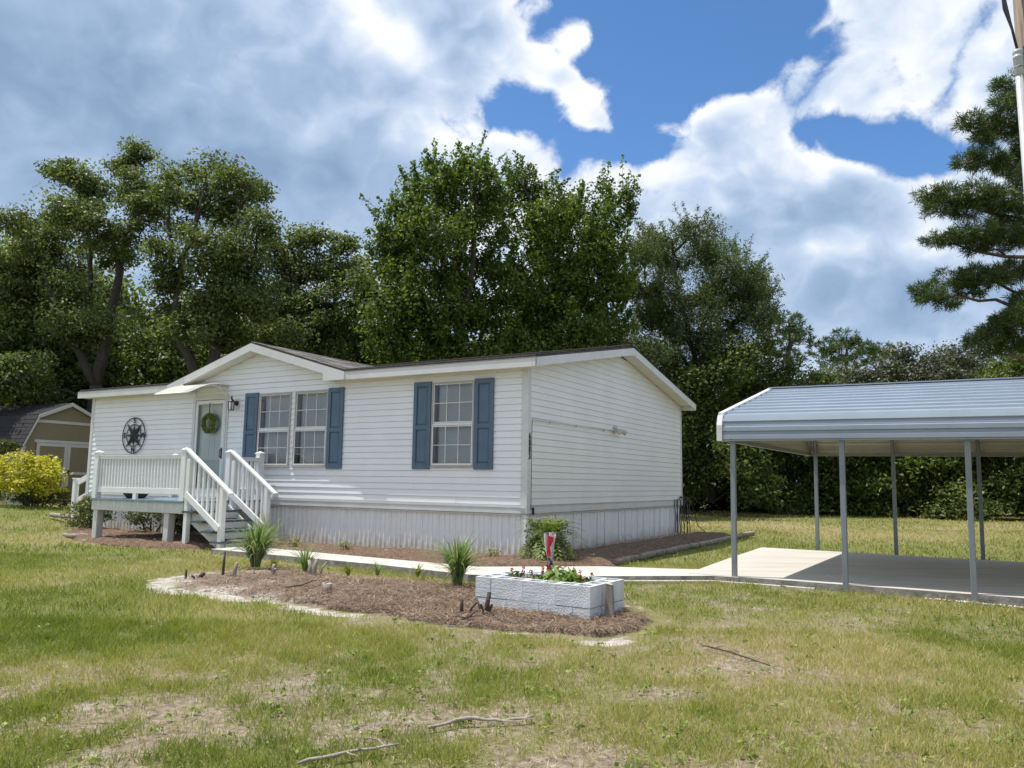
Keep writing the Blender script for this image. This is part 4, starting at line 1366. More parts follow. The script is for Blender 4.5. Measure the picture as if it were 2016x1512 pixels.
# closed gable ends above the end beam, boards running across
for xx, nm in ((XLc + .014, 1), (XRc - .014, -1)):
    zz = ZEV
    gp = MB().bar((xx + nm * .03, .0, ZEV + .03), (xx + nm * .03, CW, ZEV + .03), .05, .06).build('end_beam', CARPOST, cp)
    while zz < 2.80:
        z2 = min(zz + .19, 2.82)
        def yat(z_): return -.08 if z_ < 2.09 else (-.06 if z_ < 2.2 else (z_ - 2.235) / (2.845 - 2.215) * (CW / 2 + .03) - .02)
        ya, yb_ = max(-.05, yat(zz) + .03), max(-.05, yat(z2) + .03)
        o = MB().prism([(xx, ya, zz), (xx, CW - ya, zz), (xx, CW - yb_, z2 - .004), (xx, yb_, z2 - .004)], (nm * .012, 0, 0)).build('gable_panel', CARUNDER, cp)
        if zz + .2 < 2.8: MB().box(xx + (0 if nm > 0 else -.024), xx + (.024 if nm > 0 else 0), yb_ + .10, CW - yb_ - .10, z2 - .03, z2 - .006).build('panel_rib', CARUNDER, o)
        zz += .19
# posts with bow frames
pm = MB().box(-.032, .032, -.032, .032, -.02, ZEV + .10).mesh('post', CARPOST)
for i in range(NB + 1):
    for yy in (0, CW):
        o = link_mesh('post', pm, None, cp, (D * i, yy, 0))
        mbv = o.modifiers.new('bevel', 'BEVEL'); mbv.width = .006; mbv.segments = 2
    r_ = MB()
    for sg in (0, 1):
        f = (lambda y: y) if sg == 0 else (lambda y: CW - y)
        r_.tube([(D * i, f(0), ZEV + .06), (D * i, f(.01), 2.04), (D * i, f(.07), 2.16), (D * i, f(CW / 2), 2.80)], .030, 6)
        r_.tube([(D * i, f(0), 1.60 if i else 1.60), (D * i, f(.75), 2.33)], .018, 6) if False else None
    if i == 0:
        r_.bar((0, 1.2, 2.42), (0, 1.2, 2.30), .05, .12)
    r_.build('roof_bow', CARPOST, cp)
for yy in (0, CW):
    MB().box(-.15, D * NB + .2, yy - .038, yy + .030, -.055, .012).build('base_rail', CARPOST, cp)
    MB().box(XLc + .02, XRc - .02, yy - .02, yy + .02, ZEV - .0, ZEV + .045).build('eave_rail', CARPOST, cp)
sc_ = MB()
for i in range(NB + 1):
    sc_.lathe([(.0, .012), (.012, .012), (.012, 0)], 6)
    n0 = len(sc_.v) - 18
    for k in range(n0, len(sc_.v)):
        x, y, z = sc_.v[k]; sc_.v[k] = (D * i + x, -.092 - z, ZEV + .03 + y)
sc_.build('panel_screw', BLACK, cp)

# ------------------------------------------------------------------ service pole at the right
t = thing('utility_pole', 'wooden utility pole with grey conduit and black service cable', 'utility pole', (4.93, 7.05, 0))
mb = MB().tube([(0, 0, -.3), (0.005, 0, 3), (-.01, 0, 8.5)], [.15, .14, .12], 18); mb.build('pole', POLEW, t, True)
cx = -.165
MB().tube([(cx, -.04, -.1), (cx + .01, -.04, 2.5), (cx - .005, -.04, 5.18)], .036, 14).build('conduit', PVC, t, True)
c2 = MB().lathe([(.037, 5.16), (.043, 5.17), (.043, 5.33), (.046, 5.335), (.046, 5.35), (.043, 5.352), (.043, 5.375), (.046, 5.38), (.046, 5.41), (.03, 5.42), (.0, 5.42)], 16, (cx - .005, -.04, 0))
c2.build('coupling', PVC, t, True)
MB().tube([(cx - .005, -.04, 5.40), (cx - .05, -.05, 5.62), (cx - .105, -.05, 5.86), (cx - .13, -.04, 6.05), (cx - .10, -.04, 6.2), (cx + .02, -.03, 6.6)], .011, 8).build('service_cable', CABLE, t, True)
MB().tube([(cx - .0, -.03, 5.40), (cx - .045, -.035, 5.64), (cx - .108, -.035, 5.84), (cx - .125, -.05, 6.02), (cx - .17, -.06, 6.15), (cx - .5, -.2, 6.7)], .010, 8).build('service_cable', CABLE, t, True)
MB().tube([(cx - .01, -.05, 5.40), (cx - .055, -.06, 5.60), (cx - .10, -.06, 5.88), (cx - .12, -.055, 6.06), (cx - .07, -.05, 6.2), (cx + .06, -.03, 6.6)], .009, 8).build('service_cable', CABLE, t, True)
for zz in (5.24, 4.0, 2.2, .8):
    mb = MB().tube([(cx - .048, -.04, zz), (cx - .03, -.085, zz), (cx + .03, -.085, zz), (cx + .06, -.03, zz), (-.0, .0, zz)], .007, 6); mb.build('strap', CARPOST, t)

# ------------------------------------------------------------------ barn shed at the left
SG = .27
t = thing('barn_shed', 'tan wooden barn shed with gambrel roof and double doors behind the yellow shrub', 'shed', (-16.7, 27.0, SG), R(65))
w_, ht = 3.2, 3.55
front = [(0, 0, 0.05), (w_, 0, .05), (w_, 0, 2.05), (w_ - .42, 0, 3.05), (w_ / 2, 0, ht), (.42, 0, 3.05), (0, 0, 2.05)]
MB().prism(front, (0, .06, 0)).build('front_wall', SHEDW, t)
MB().prism([(x, 4.2, z) for x, y, z in front], (0, .06, 0)).build('rear_wall', SHEDW, t)
MB().box(0, .06, .061, 4.199, .05, 2.05).box(w_ - .06, w_, .061, 4.199, .05, 2.05).build('side_wall', SHEDW, t)
gr = MB()
for i in range(1, 16):
    gr.box(i * .2 - .004, i * .2 + .004, -.0035, -.0005, .06, 2.04)
for i in range(1, 21):
    gr.box(-.0035, -.0005, i * .2 - .004, i * .2 + .004, .06, 2.04)
gr.build('siding_groove', mat('shed_groove', (.13, .10, .06), .9), t)
ov = .12
rp = [(-.12, 1.98), (.40, 3.10), (w_ / 2, ht + .06), (w_ - .40, 3.10), (w_ + .12, 1.98)]
for a, b in zip(rp[:-1], rp[1:]):
    n_ = Vector((-(b[1] - a[1]), 0, b[0] - a[0])).normalized() * .03
    o = MB().prism([(a[0], -ov, a[1]), (b[0], -ov, b[1]), (b[0] + n_.x, -ov, b[1] + n_.z), (a[0] + n_.x, -ov, a[1] + n_.z)], (0, 4.26 + 2 * ov, 0)).build('roof_slope', SHEDR, t)
    d_ = Vector((b[0] - a[0], 0, b[1] - a[1])); ln = d_.length; d_.normalize(); k_ = 0; mb = MB()
    nn = Vector((-d_.z, 0, d_.x))
    while k_ * .15 < ln - .05:
        s0 = k_ * .15; yy = -ov - .01; rr2 = random.Random(k_)
        while yy < 4.36:
            l_ = rr2.choice((.25, .33, .4))
            base = Vector((a[0], 0, a[1])) + d_ * s0 + nn * .032
            top = Vector((a[0], 0, a[1])) + d_ * min(ln, s0 + .16) + nn * .032
            lift = nn * (.008 + .006 * rr2.random())
            if d_.z < 0: base, top = top, base
            mb.add([base + lift + Vector((0, yy, 0)), base + lift + Vector((0, yy + l_ - .01, 0)), top + Vector((0, yy + l_ - .01, 0)), top + Vector((0, yy, 0))], [(0, 3, 2, 1)])
            yy += l_
        k_ += 1
    tag(mb.build('shingle_field', SHEDR, o), kind='stuff')
    MB().prism([(a[0], -ov - .03, a[1] - .10), (b[0], -ov - .03, b[1] - .10), (b[0], -ov - .03, b[1] + .03), (a[0], -ov - .03, a[1] + .03)], (0, .03, 0)).build('rake_trim', SHEDT, t)
MB().box(.30, w_ - .30, -.025, -.004, 2.86, 2.96).build('band_board', SHEDT, t)
MB().box(-.02, .07, -.025, -.004, .05, 2.0).build('corner_trim', SHEDT, t); MB().box(w_ - .07, w_ + .02, -.025, -.004, .05, 2.0).build('corner_trim', SHEDT, t)
MB().box(-.025, -.004, -.025, .07, .05, 2.0).build('corner_trim', SHEDT, t)
MB().box(.36, w_ - .36, -.05, -.004, 2.16, 2.26).build('door_header', SHEDT, t)
MB().box(0, w_, -.02, -.004, .05, .15).build('skirt_board', SHEDT, t)
for xa, xb in ((.44, 1.595), (1.605, 2.76)):
    d_ = MB().box(xa, xb, -.045, -.02, .12, 2.15).build('door', SHEDW, t)
    f_ = MB().box(xa, xa + .11, -.065, -.046, .12, 2.15).box(xb - .11, xb, -.065, -.046, .12, 2.15)
    for za, zb_ in ((.12, .24), (1.05, 1.15), (2.04, 2.15)): f_.box(xa + .11, xb - .11, -.065, -.046, za, zb_)
    f_.build('door_trim', SHEDT, d_)
MB().box(1.62, 1.70, -.10, -.066, 1.02, 1.22).build('latch', BLACK, t)
rm = thing('shed_ramp', 'red-brown stained wooden ramp leading up to the shed doors', 'ramp', tuple(Matrix.Translation((-16.7, 27, SG)) @ Matrix.Rotation(R(65), 4, 'Z') @ Vector((1.6, -.08, 0))), R(65))
for i in range(9):
    ya, yb_ = -1.75 + i * .193, -1.75 + (i + 1) * .193 - .012
    za = -.10 + (.22) * i / 9; zb_ = -.10 + .22 * (i + 1) / 9
    MB().prism([(-1.25, ya, za), (-1.25, yb_, zb_), (-1.25, yb_, zb_ + .04), (-1.25, ya, za + .04)], (2.5, 0, 0)).build('plank', RAMPM, rm)
for x in (-1.2, 1.16):
    MB().prism([(x, -1.75, -.14), (x, -.02, -.1), (x, -.02, .10), (x, -1.75, -.10)], (.04, 0, 0)).build('side_runner', RAMPM, rm)
lt = thing('lattice_panel', 'white diagonal lattice panel low at the left beside the shed', 'lattice', (-15.75, 24.9, .28), R(-12))
lm = MB()
for k in range(-6, 12):
    for sg in (1, -1):
        p, q = [], []
        xa = k * .09; pa = Vector((xa, .004 * sg, 0)); pb = Vector((xa + sg * .62, .004 * sg, .62))
        if sg < 0: pa, pb = Vector((xa + .3, .004 * sg, 0)), Vector((xa + .3 - .62, .004 * sg, .62))
        # keep inside a 0.8 m wide panel
        t0, t1 = 0, 1
        dx = pb.x - pa.x
        for lim, s_ in ((0, 1), (.8, -1)):
            if dx:
                tt = (lim - pa.x) / dx
                if dx * s_ > 0: t0 = max(t0, tt)
                else: t1 = min(t1, tt)
        if t1 - t0 > .05: lm.bar(pa.lerp(pb, t0), pa.lerp(pb, t1), .007, .024, (0, 1, 0) if False else (0, 0, 1))
lm.build('lattice', LATT, lt)
MB().box(-.02, .82, -.012, .012, -.03, .0).box(-.02, .82, -.012, .012, .62, .65).box(-.04, -.02, -.012, .012, -.06, .65).box(.82, .84, -.012, .012, -.06, .65).build('frame', LATT, lt)

# rail of the side steps at the left end of the home
t = thing('side_stair_rail', 'white slanted handrail with post past the left end of the home', 'handrail', H(-14.5, 1.0, .12), HOUSE_A)
MB().box(-.06, .06, -.06, .06, -.1, 1.08).build('post', PORCHW, t, bevel=.004)
MB().box(-.075, .075, -.075, .075, 1.0805, 1.11).build('post_cap', PORCHW, t, bevel=.006)
MB().bar((.062, 0, .98), (2.1, 0, 1.72), .05, .14).build('top_rail', PORCHW, t, bevel=.004)
MB().bar((.062, 0, .50), (2.1, 0, 1.24), .05, .12).build('bottom_rail', PORCHW, t, bevel=.004)
MB().box(2.0, 2.1, -.05, .05, -.1, 1.9).build('post', PORCHW, t)
MB().box(.066, .11, -.02, .02, .57, .92).build('baluster', PORCHW, t)

# ------------------------------------------------------------------ block planter
PA = R(-33)
PSC = .93
PO = Vector((.75, 7.44, 0)) - Vector((math.cos(PA), math.sin(PA), 0)) * 1.4 * PSC
pl = thing('block_planter', 'rectangular planter of white painted concrete blocks with hollow tops', 'planter', PO, PA)
pl.scale = (PSC, PSC, 1.04)


def block(lx, ly, hgt, seed):
    """hollow block; lx along x, ly along y, two cores along the longer side"""
    r_ = random.Random(seed)
    long_x = lx > ly
    nC = 2 if max(lx, ly) > .3 else 1
    wl = .033
    xs, ys = [0, lx], [0, ly]
    holes = []
    if long_x:
        cw = (lx - wl * (nC + 1)) / nC
        for k in range(nC): holes.append((wl + k * (cw + wl), wl + k * (cw + wl) + cw, wl, ly - wl))
    else:
        cw = (ly - wl * (nC + 1)) / nC
        for k in range(nC): holes.append((wl, lx - wl, wl + k * (cw + wl), wl + k * (cw + wl) + cw))
    gx = sorted({0, lx, *[h[0] for h in holes], *[h[1] for h in holes]}); gy = sorted({0, ly, *[h[2] for h in holes], *[h[3] for h in holes]})
    mb = MB()
    for a, b in zip(gx[:-1], gx[1:]):
        for c, d in zip(gy[:-1], gy[1:]):
            m = ((a + b) / 2, (c + d) / 2)
            hole = any(h[0] < m[0] < h[1] and h[2] < m[1] < h[3] for h in holes)
            if not hole: mb.add([(a, c, hgt), (b, c, hgt), (b, d, hgt), (a, d, hgt)], [(0, 1, 2, 3)])
    mb.add([(0, 0, 0), (lx, 0, 0), (lx, ly, 0), (0, ly, 0), (0, 0, hgt), (lx, 0, hgt), (lx, ly, hgt), (0, ly, hgt)], [(0, 1, 5, 4), (1, 2, 6, 5), (2, 3, 7, 6), (3, 0, 4, 7), (3, 2, 1, 0)])
    for x0_, x1_, y0_, y1_ in holes:
        v = [(x0_, y0_, hgt), (x1_, y0_, hgt), (x1_, y1_, hgt), (x0_, y1_, hgt), (x0_, y0_, .02), (x1_, y0_, .02), (x1_, y1_, .02), (x0_, y1_, .02)]
        mb.add(v, [(0, 1, 5, 4)[::-1], (1, 2, 6, 5)[::-1], (2, 3, 7, 6)[::-1], (3, 0, 4, 7)[::-1], (4, 5, 6, 7)])
    return mb


G = .0035
TOPC = [(.2, 0, .4, .2), (.6, 0, .4, .2), (1.0, 0, .4, .2), (0, 0, .2, .4), (0, .4, .2, .4), (.2, .6, .4, .2), (.6, .6, .4, .2), (1.0, .6, .4, .2), (1.2, .2, .2, .4)]
BOTC = [(0, 0, .4, .2), (.4, 0, .4, .2), (.8, 0, .4, .2), (1.2, 0, .2, .4), (1.2, .4, .2, .4), (0, .2, .2, .4), (0, .6, .4, .2), (.4, .6, .4, .2), (.8, .6, .4, .2)]
rb = random.Random(2)
for z0, lay in ((-.068, BOTC), (.126, TOPC)):
    for i, (x, y, lx, ly) in enumerate(lay):
        o = block(lx - G, ly - G, .19, i).build('concrete_block', CMU, pl, bevel=.004, loc=(x + rb.uniform(-.004, .004), y + rb.uniform(-.004, .004), z0 + rb.uniform(-.002, .002)), rot=(0, 0, rb.uniform(-.008, .008)))
MB().box(.201, 1.199, .201, .599, .0, .255).build('soil', SOIL, pl)
PM = Matrix.Translation(PO) @ Matrix.Rotation(PA, 4, 'Z') @ Matrix.Diagonal((PSC, PSC, 1.04, 1))


def P3(x, y, z=0): return PM @ Vector((x, y, z))


def bushlet(name, label, cat, loc, n, r_, hgt, ll, lw, m, group=None, up=.4, stems=5, sep=0.0):
    t = thing(name, label, cat, loc, 0, group)
    q = unit(rng.normal(size=(n, 3))); q[:, 2] = np.abs(q[:, 2])
    P = q * (rng.uniform(.35, 1.0, (n, 1))) * [r_, r_, hgt]
    V, F = leaf_quads(P, ll, lw, q + [0, 0, up], .9)
    link_mesh('leaves', np_mesh('leaves', V, F, m, np.clip(rng.uniform(0, 1, n) + sep * q[:, 2], 0, 1.2)), None, t)
    mb = MB()
    for k in range(stems):
        a_ = 2 * math.pi * k / stems
        mb.tube([(0, 0, -.03), (r_ * .3 * math.cos(a_), r_ * .3 * math.sin(a_), hgt * .4), (r_ * .6 * math.cos(a_), r_ * .6 * math.sin(a_), hgt * .75)], [.006, .005, .003], 5)
    mb.build('stems', DARKWOOD, t)
    return t


LIME = leaf_mat('lime_plant_leaf', [(0, (.10, .16, .03)), (.5, (.22, .33, .07)), (1, (.36, .46, .15))], .5, .3)
GREENL = leaf_mat('flower_plant_leaf', [(0, (.05, .07, .015)), (.5, (.11, .15, .03)), (1, (.22, .21, .06))], .5, .3)
bushlet('leafy_plant', 'bright lime green leafy plant beside the flag in the planter', 'plant', P3(.86, .36, .25), 260, .20, .22, .075, .06, LIME, None, .8)
bushlet('leafy_plant', 'smaller lime green leafy plant at the right inside the planter', 'plant', P3(1.02, .34, .24), 150, .13, .15, .06, .05, LIME, None, .8)
for i, (x, y, lab) in enumerate(((.30, .34, 'low red flowering plant at the left end of the planter'), (.55, .42, 'yellow-green flowering plant left of the flag in the planter'), (1.12, .40, 'red flowering plant at the right end of the planter'))):
    b_ = bushlet('flowering_plant', lab, 'plant', P3(x, y, .25), 120, .13, .11, .05, .035, GREENL)
    mb = MB()
    for k in range(4):
        a_ = k * 2.1 + i; px_, py_ = .08 * math.cos(a_), .06 * math.sin(a_)
        mb.tube([(px_ * .5, py_ * .5, .05), (px_, py_, .10 + .015 * k)], .003, 4)
    mb.build('flower_stem', GREENL, b_)
    n_ = 50; q = unit(rng.normal(size=(n_, 3))); cs = np.array([[.08 * math.cos(k * 2.1 + i), .06 * math.sin(k * 2.1 + i), .105 + .015 * k] for k in range(4)])
    Pf = cs[rng.integers(0, 4, n_)] + q * .014
    V, F = leaf_quads(Pf, .02, .018, q, 1.3)
    link_mesh('blossoms', np_mesh('blossoms', V, F, PETAL, rng.uniform(0, 1, n_)), None, b_)
# needles and a straw heap on the planter's soil
# furled flag on a stick
t = thing('garden_flag', 'furled red and white garden flag on a stick in the planter', 'flag', P3(.70, .36, .25), PA)
t.scale = (.9, .9, .9)
MB().tube([(0, 0, -.1), (0, 0, .57)], .006, 6).tube([(-.06, 0, .565), (.12, 0, .565)], .005, 6).build('stick', BLACK, t)
def cloth(cols, wtop, wbot, z0, z1, nfold, seed, name, m, off):
    r_ = random.Random(seed); mb = MB(); nu, nv = 22, 14; v = []
    for j in range(nv + 1):
        zz = z0 + (z1 - z0) * j / nv; f = j / nv; w2 = (wbot + (wtop - wbot) * f ** 1.3) / 2
        w2 *= 1 - .35 * math.exp(-((f - .42) / .16) ** 2)
        for i in range(nu + 1):
            u = i / nu * 2 - 1
            v.append((u * w2 + .012 * math.sin(5 * f + seed) + off[0], .022 * math.sin(u * nfold * math.pi + 3 * f + seed) * (.6 + .4 * f) + off[1], zz + .008 * math.sin(u * 4 + seed)))
    fs = [(j * (nu + 1) + i, j * (nu + 1) + i + 1, (j + 1) * (nu + 1) + i + 1, (j + 1) * (nu + 1) + i) for j in range(nv) for i in range(nu)]
    return mb.add(v, fs)
cloth(None, .17, .07, .05, .575, 2.3, 1, 'c', FLAGC, (.03, 0)).build('cloth', FLAGC, t, True)
for k, (wa, wb, za, zb_, ox) in enumerate(((.075, .05, .32, .54, .030), (.05, .035, .08, .22, .015), (.045, .035, .06, .2, .055), (.03, .04, .22, .30, .05))):
    cloth(None, wa, wb, za, zb_, 1.0, 3 + k, 'c', FLAGR, (ox, -.028)).build('red_motif', FLAGR if k < 3 else mat('dark_green_cloth', (.05, .07, .05), .9), t, True)

# fern in a pot at the house corner
t = thing('potted_fern', 'bushy green fern spilling from a pale pot at the house corner', 'fern', (.60, 12.58, .03))
t.scale = (1.0, 1.0, 1.12)
MB().lathe([(.0, 0), (.15, 0), (.16, .02), (.13, .08), (.17, .30), (.22, .42), (.235, .44), (.21, .44), (.18, .40), (.0, .38)], 20).build('pot', URN, t, True)
FERN = leaf_mat('fern_frond', [(0, (.06, .10, .015)), (.5, (.15, .21, .03)), (1, (.30, .35, .07))], .5, .35)
Vs, Fs, T_ = [], [], []; nbase = 0; stem = MB()
for k in range(120):
    az_ = rng.uniform(0, 2 * np.pi); ln = rng.uniform(.34, .58); lift = rng.uniform(.25, 1.25) if k > 45 else rng.uniform(-.7, .3)
    pts = []
    for j in range(13):
        s_ = j / 12; r_ = ln * s_ * math.cos(lift * (1 - .4 * s_)); zz = .40 + ln * (math.sin(lift) * s_ - .55 * s_ ** 2.2)
        if k <= 45: zz -= .22 * s_
        pts.append((.10 * math.cos(az_) + r_ * math.cos(az_), .10 * math.sin(az_) + r_ * math.sin(az_), zz))
    if k % 3 == 0: stem.tube(pts[::3], [.005, .004, .003, .002, .001][:len(pts[::3])], 4)
    side = np.array([-math.sin(az_), math.cos(az_), 0])
    for j in range(1, 13):
        p = np.array(pts[j]); d = np.array(pts[j]) - np.array(pts[j - 1]); wl = .085 * math.sin(math.pi * min(1, j / 13 + .12)) + .012
        for sg in (-1, 1):
            tip = p + side * sg * wl + d * .55; a_ = p - d * .28; b_ = p + d * .28
            Vs += [a_, p + side * sg * wl * .55 - d * .1, tip, p + side * sg * wl * .5 + d * .45]; Fs.append([nbase, nbase + 1, nbase + 2, nbase + 3]); nbase += 4; T_.append(rng.uniform(0, 1))
link_mesh('fronds', np_mesh('fronds', np.array(Vs), np.array(Fs), FERN, T_), None, t)
stem.build('frond_stems', FERN, t)
VINE = leaf_mat('vine_leaf', [(0, (.05, .08, .015)), (1, (.17, .21, .04))], .5, .3)
n_ = 420; zz = rng.uniform(.0, .62, n_); a_ = np.where(rng.uniform(0, 1, n_) < .6, rng.normal(3.6, .5, n_), rng.normal(5.6, .6, n_)); r_ = .26 + rng.normal(0, .05, n_)
Pv = np.stack([r_ * np.cos(a_), r_ * np.sin(a_), zz], -1); V, F = leaf_quads(Pv, .05, .035, np.stack([np.cos(a_), np.sin(a_), .3 + 0 * a_], -1), .8)
link_mesh('trailing_leaves', np_mesh('trailing_leaves', V, F, VINE, rng.uniform(0, 1, n_)), None, t)

# ------------------------------------------------------------------ grasses in the island bed
BLADE = leaf_mat('ornamental_grass_blade', [(0, (.07, .115, .04)), (.5, (.17, .25, .095)), (.85, (.30, .38, .18)), (1, (.42, .36, .22))], .45, .3)


def grass_clump(label, loc, n, hgt, spread, width, group=None, seed=0, name='ornamental_grass', cat='ornamental grass', low_dead=.12, arch=1.0):
    g = np.random.default_rng(seed)
    V, F, T_ = [], [], []; b = 0
    for k in range(n):
        a_ = g.uniform(0, 2 * np.pi); ln = hgt * g.uniform(.6, 1.3); lean = g.uniform(.22, 1.0) * spread; r0 = g.uniform(0, .08) * hgt
        w_ = width * g.uniform(.6, 1.2); d = np.array([math.cos(a_), math.sin(a_), 0]); s_ = np.array([-math.sin(a_), math.cos(a_), 0])
        dr_ = min(.85, g.uniform(.22, .50) * arch * (.35 + .65 * lean / max(spread, .01)))
        tw = g.uniform(-.6, .6); tone = g.uniform(0, .85) if g.uniform() > low_dead else 1.0
        nseg = 6
        for j in range(nseg + 1):
            f = j / nseg
            p = d * (r0 + lean * f ** 1.7 * (1 + .2 * arch)) + np.array([0, 0, ln * (f - dr_ * f ** 2.3)])
            ww = w_ * (1 - f ** 2.2) * (.5 + min(1, f * 3) * .5); sd = s_ * math.cos(tw * f) + np.array([0, 0, 1]) * math.sin(tw * f)
            V += [p - sd * ww, p + sd * ww]
        for j in range(nseg):
            F.append([b + 2 * j, b + 2 * j + 1, b + 2 * j + 3, b + 2 * j + 2]); T_.append(tone)
        b += 2 * (nseg + 1)
    t = thing(name, label, cat, loc, 0, group)
    link_mesh('blades', np_mesh('blades', np.array(V), np.array(F), BLADE, T_), None, t)
    return t


grass_clump('tall arching lemongrass clump in front of the porch steps', (-3.62, 11.45, .03), 330, .86, .46, .0100, None, 1, arch=1.9)
grass_clump('tall arching lemongrass clump left of the block planter', (-.63, 9.75, .04), 360, .76, .42, .0085, None, 2, arch=1.7)
grass_clump('thin medium grass clump behind the white-topped stump, near the walkway', (-2.80, 11.0, .03), 90, .46, .34, .007, None, 3, arch=1.3)
grass_clump('small fresh green grass tuft midway along the walkway', (-1.72, 10.48, .04), 45, .26, .16, .006, None, 4)
SPIKE = leaf_mat('yellow_green_blade', [(0, (.13, .15, .02)), (1, (.30, .29, .05))], .5, .3)
for (x, y, lab, sd) in ((-2.09, 10.45, 'yellow-green sprout in the middle of the pine straw bed', 5), (-1.2, 10.5, 'faint yellow sprout near the right grass clump', 6), (-3.25, 11.05, 'yellow-green sprout right of the left lemongrass', 7)):
    o = grass_clump(lab, (x, y, .04), 40, .19, .14, .008, None, sd, 'grass_sprout', 'plant', 0)
    o.children[0].data.materials[0] = SPIKE
for (x, y, lab) in ((-.25, -.62, 'yellow-green weed with orange blooms against the skirting near the corner'), (-2.9, -1.15, 'small yellow weed by the skirting in the middle'), (-4.05, -1.2, 'small yellow-green weed by the skirting towards the steps')):
    p = H(x, y, .05)
    bushlet('weed', lab, 'weed', p, 110, .15, .22, .05, .03, SPIKE, None, .6)
for (s_, y, lab, sd) in ((-4.72, -1.2, 'tall dark grass clump beside the foot of the porch steps', 11),):
    grass_clump(lab, H(s_, y, .03), 70, .8, .4, .006, None, sd)

# cut stumps, stakes and twigs
def stump(label, x, y, hgt, r_, lean=(0, 0), pale=True, name='cut_stump', n=1):
    t = thing(name, label, 'stump', (x, y, float(zg(x, y)) + .03))
    r_ *= .8
    mb = MB(); tops = MB(); rs = random.Random(int((x * 100 + y * 31)) % 997)
    for k in range(n):
        a_ = rs.uniform(0, 6.28); rr_ = r_ * (1 if k == 0 else rs.uniform(.4, .8)); h_ = hgt * (1 if k == 0 else rs.uniform(.5, .95)); ox, oy = (0, 0) if k == 0 else (.05 * math.cos(a_) * 1.4, .05 * math.sin(a_))
        lx, ly = lean if k == 0 else (.12 * math.cos(a_), .1 * math.sin(a_))
        p0, p1, p2 = Vector((ox, oy, -.06)), Vector((ox + lx * .5, oy + ly * .5, h_ * .55)), Vector((ox + lx, oy + ly, h_))
        mb.tube([p0, p1, p2], [rr_ * 1.25, rr_ * 1.02, rr_ * .95], 9)
        tops.tube([p2 + Vector((0, 0, .0005)), p2 + Vector((0, 0, .004))], rr_ * .93, 9)
    mb.build('wood', OLDWOOD if pale else DARKWOOD, t, True)
    tops.build('cut_face', CUT if pale else DARKWOOD, t)
    return t


stump('tall thin cut stem at the left of the pine straw bed', -3.74, 10.5, .30, .020, (.01, 0), False)
stump('short angled stump with a pale cut top beside the tall thin stem', -3.57, 10.42, .17, .030, (.03, .0), True)
stump('small dark stub nearest the left tip of the bed', -4.12, 10.25, .09, .018, (.0, 0), False)
stump('pair of low twisted dark stubs between the left tip and the thin stem', -3.95, 10.2, .06, .03, (.08, 0), False, n=3)
stump('short dark stub with white top under the left lemongrass', -3.16, 10.75, .12, .028, (0, .02), True, n=2)
stump('leaning stump with a white cut top in front of the medium grass clump', -2.58, 10.55, .22, .035, (.05, .02), True, n=3)
stump('cluster of dark cut stems at the left foot of the block planter', -.22, 7.72, .20, .028, (.03, .0), False, n=6)
stump('small dark stub left of the dark stem cluster', -.45, 7.68, .13, .022, (0, .0), False, n=2)
stump('low grey stub in the middle of the bed', -2.02, 9.0, .10, .045, (.01, 0), True, n=2)
t = thing('wooden_stake', 'grey weathered wooden stake leaning at the right end of the planter', 'stake', (.945, 7.60, 0), PA)
MB().prism([(-.045, -.02, -.05), (.05, -.02, -.05), (.03, -.015, .33), (-.035, -.02, .34)], (.0, .045, 0)).build('stake_board', OLDWOOD, t, bevel=.004)
MB().prism([(-.034, -.022, .3405), (.029, -.017, .3305), (.028, .026, .3305), (-.033, .024, .3405)], (0, 0, .006)).build('weathered_top', CUT, t)


def branch(label, pts, r_, m, twigs=3, seed=0, name='fallen_branch'):
    rs = random.Random(seed); b0 = Vector(pts[0]); t = thing(name, label, 'branch', (b0.x, b0.y, float(zg(b0.x, b0.y))))
    loc = [Vector(p) - Vector((b0.x, b0.y, 0)) for p in pts]
    loc2 = []
    for a, b in zip(loc[:-1], loc[1:]):
        for k in range(4):
            q = a.lerp(b, k / 4); q += Vector((rs.uniform(-1, 1), rs.uniform(-1, 1), rs.uniform(-.3, .5))) * r_ * .8; loc2.append(q)
    loc2.append(loc[-1])
    n = len(loc2)
    mb = MB().tube(loc2, [r_ * (1 - .6 * abs(i / n - .3)) * rs.uniform(.8, 1.15) for i in range(n)], 8)
    mb.build('wood', m, t, True)
    tw = MB()
    for k in range(twigs):
        i = rs.randrange(1, n - 1); a = loc2[i]; a_ = rs.uniform(0, 6.28); l_ = rs.uniform(.06, .16)
        tw.tube([a, a + Vector((math.cos(a_) * l_ * .5, math.sin(a_) * l_ * .5, .015)), a + Vector((math.cos(a_ + .3) * l_, math.sin(a_ + .3) * l_, .02))], [r_ * .5, r_ * .4, r_ * .2], 5)
    if twigs: tw.build('twig', m, t)
    return t


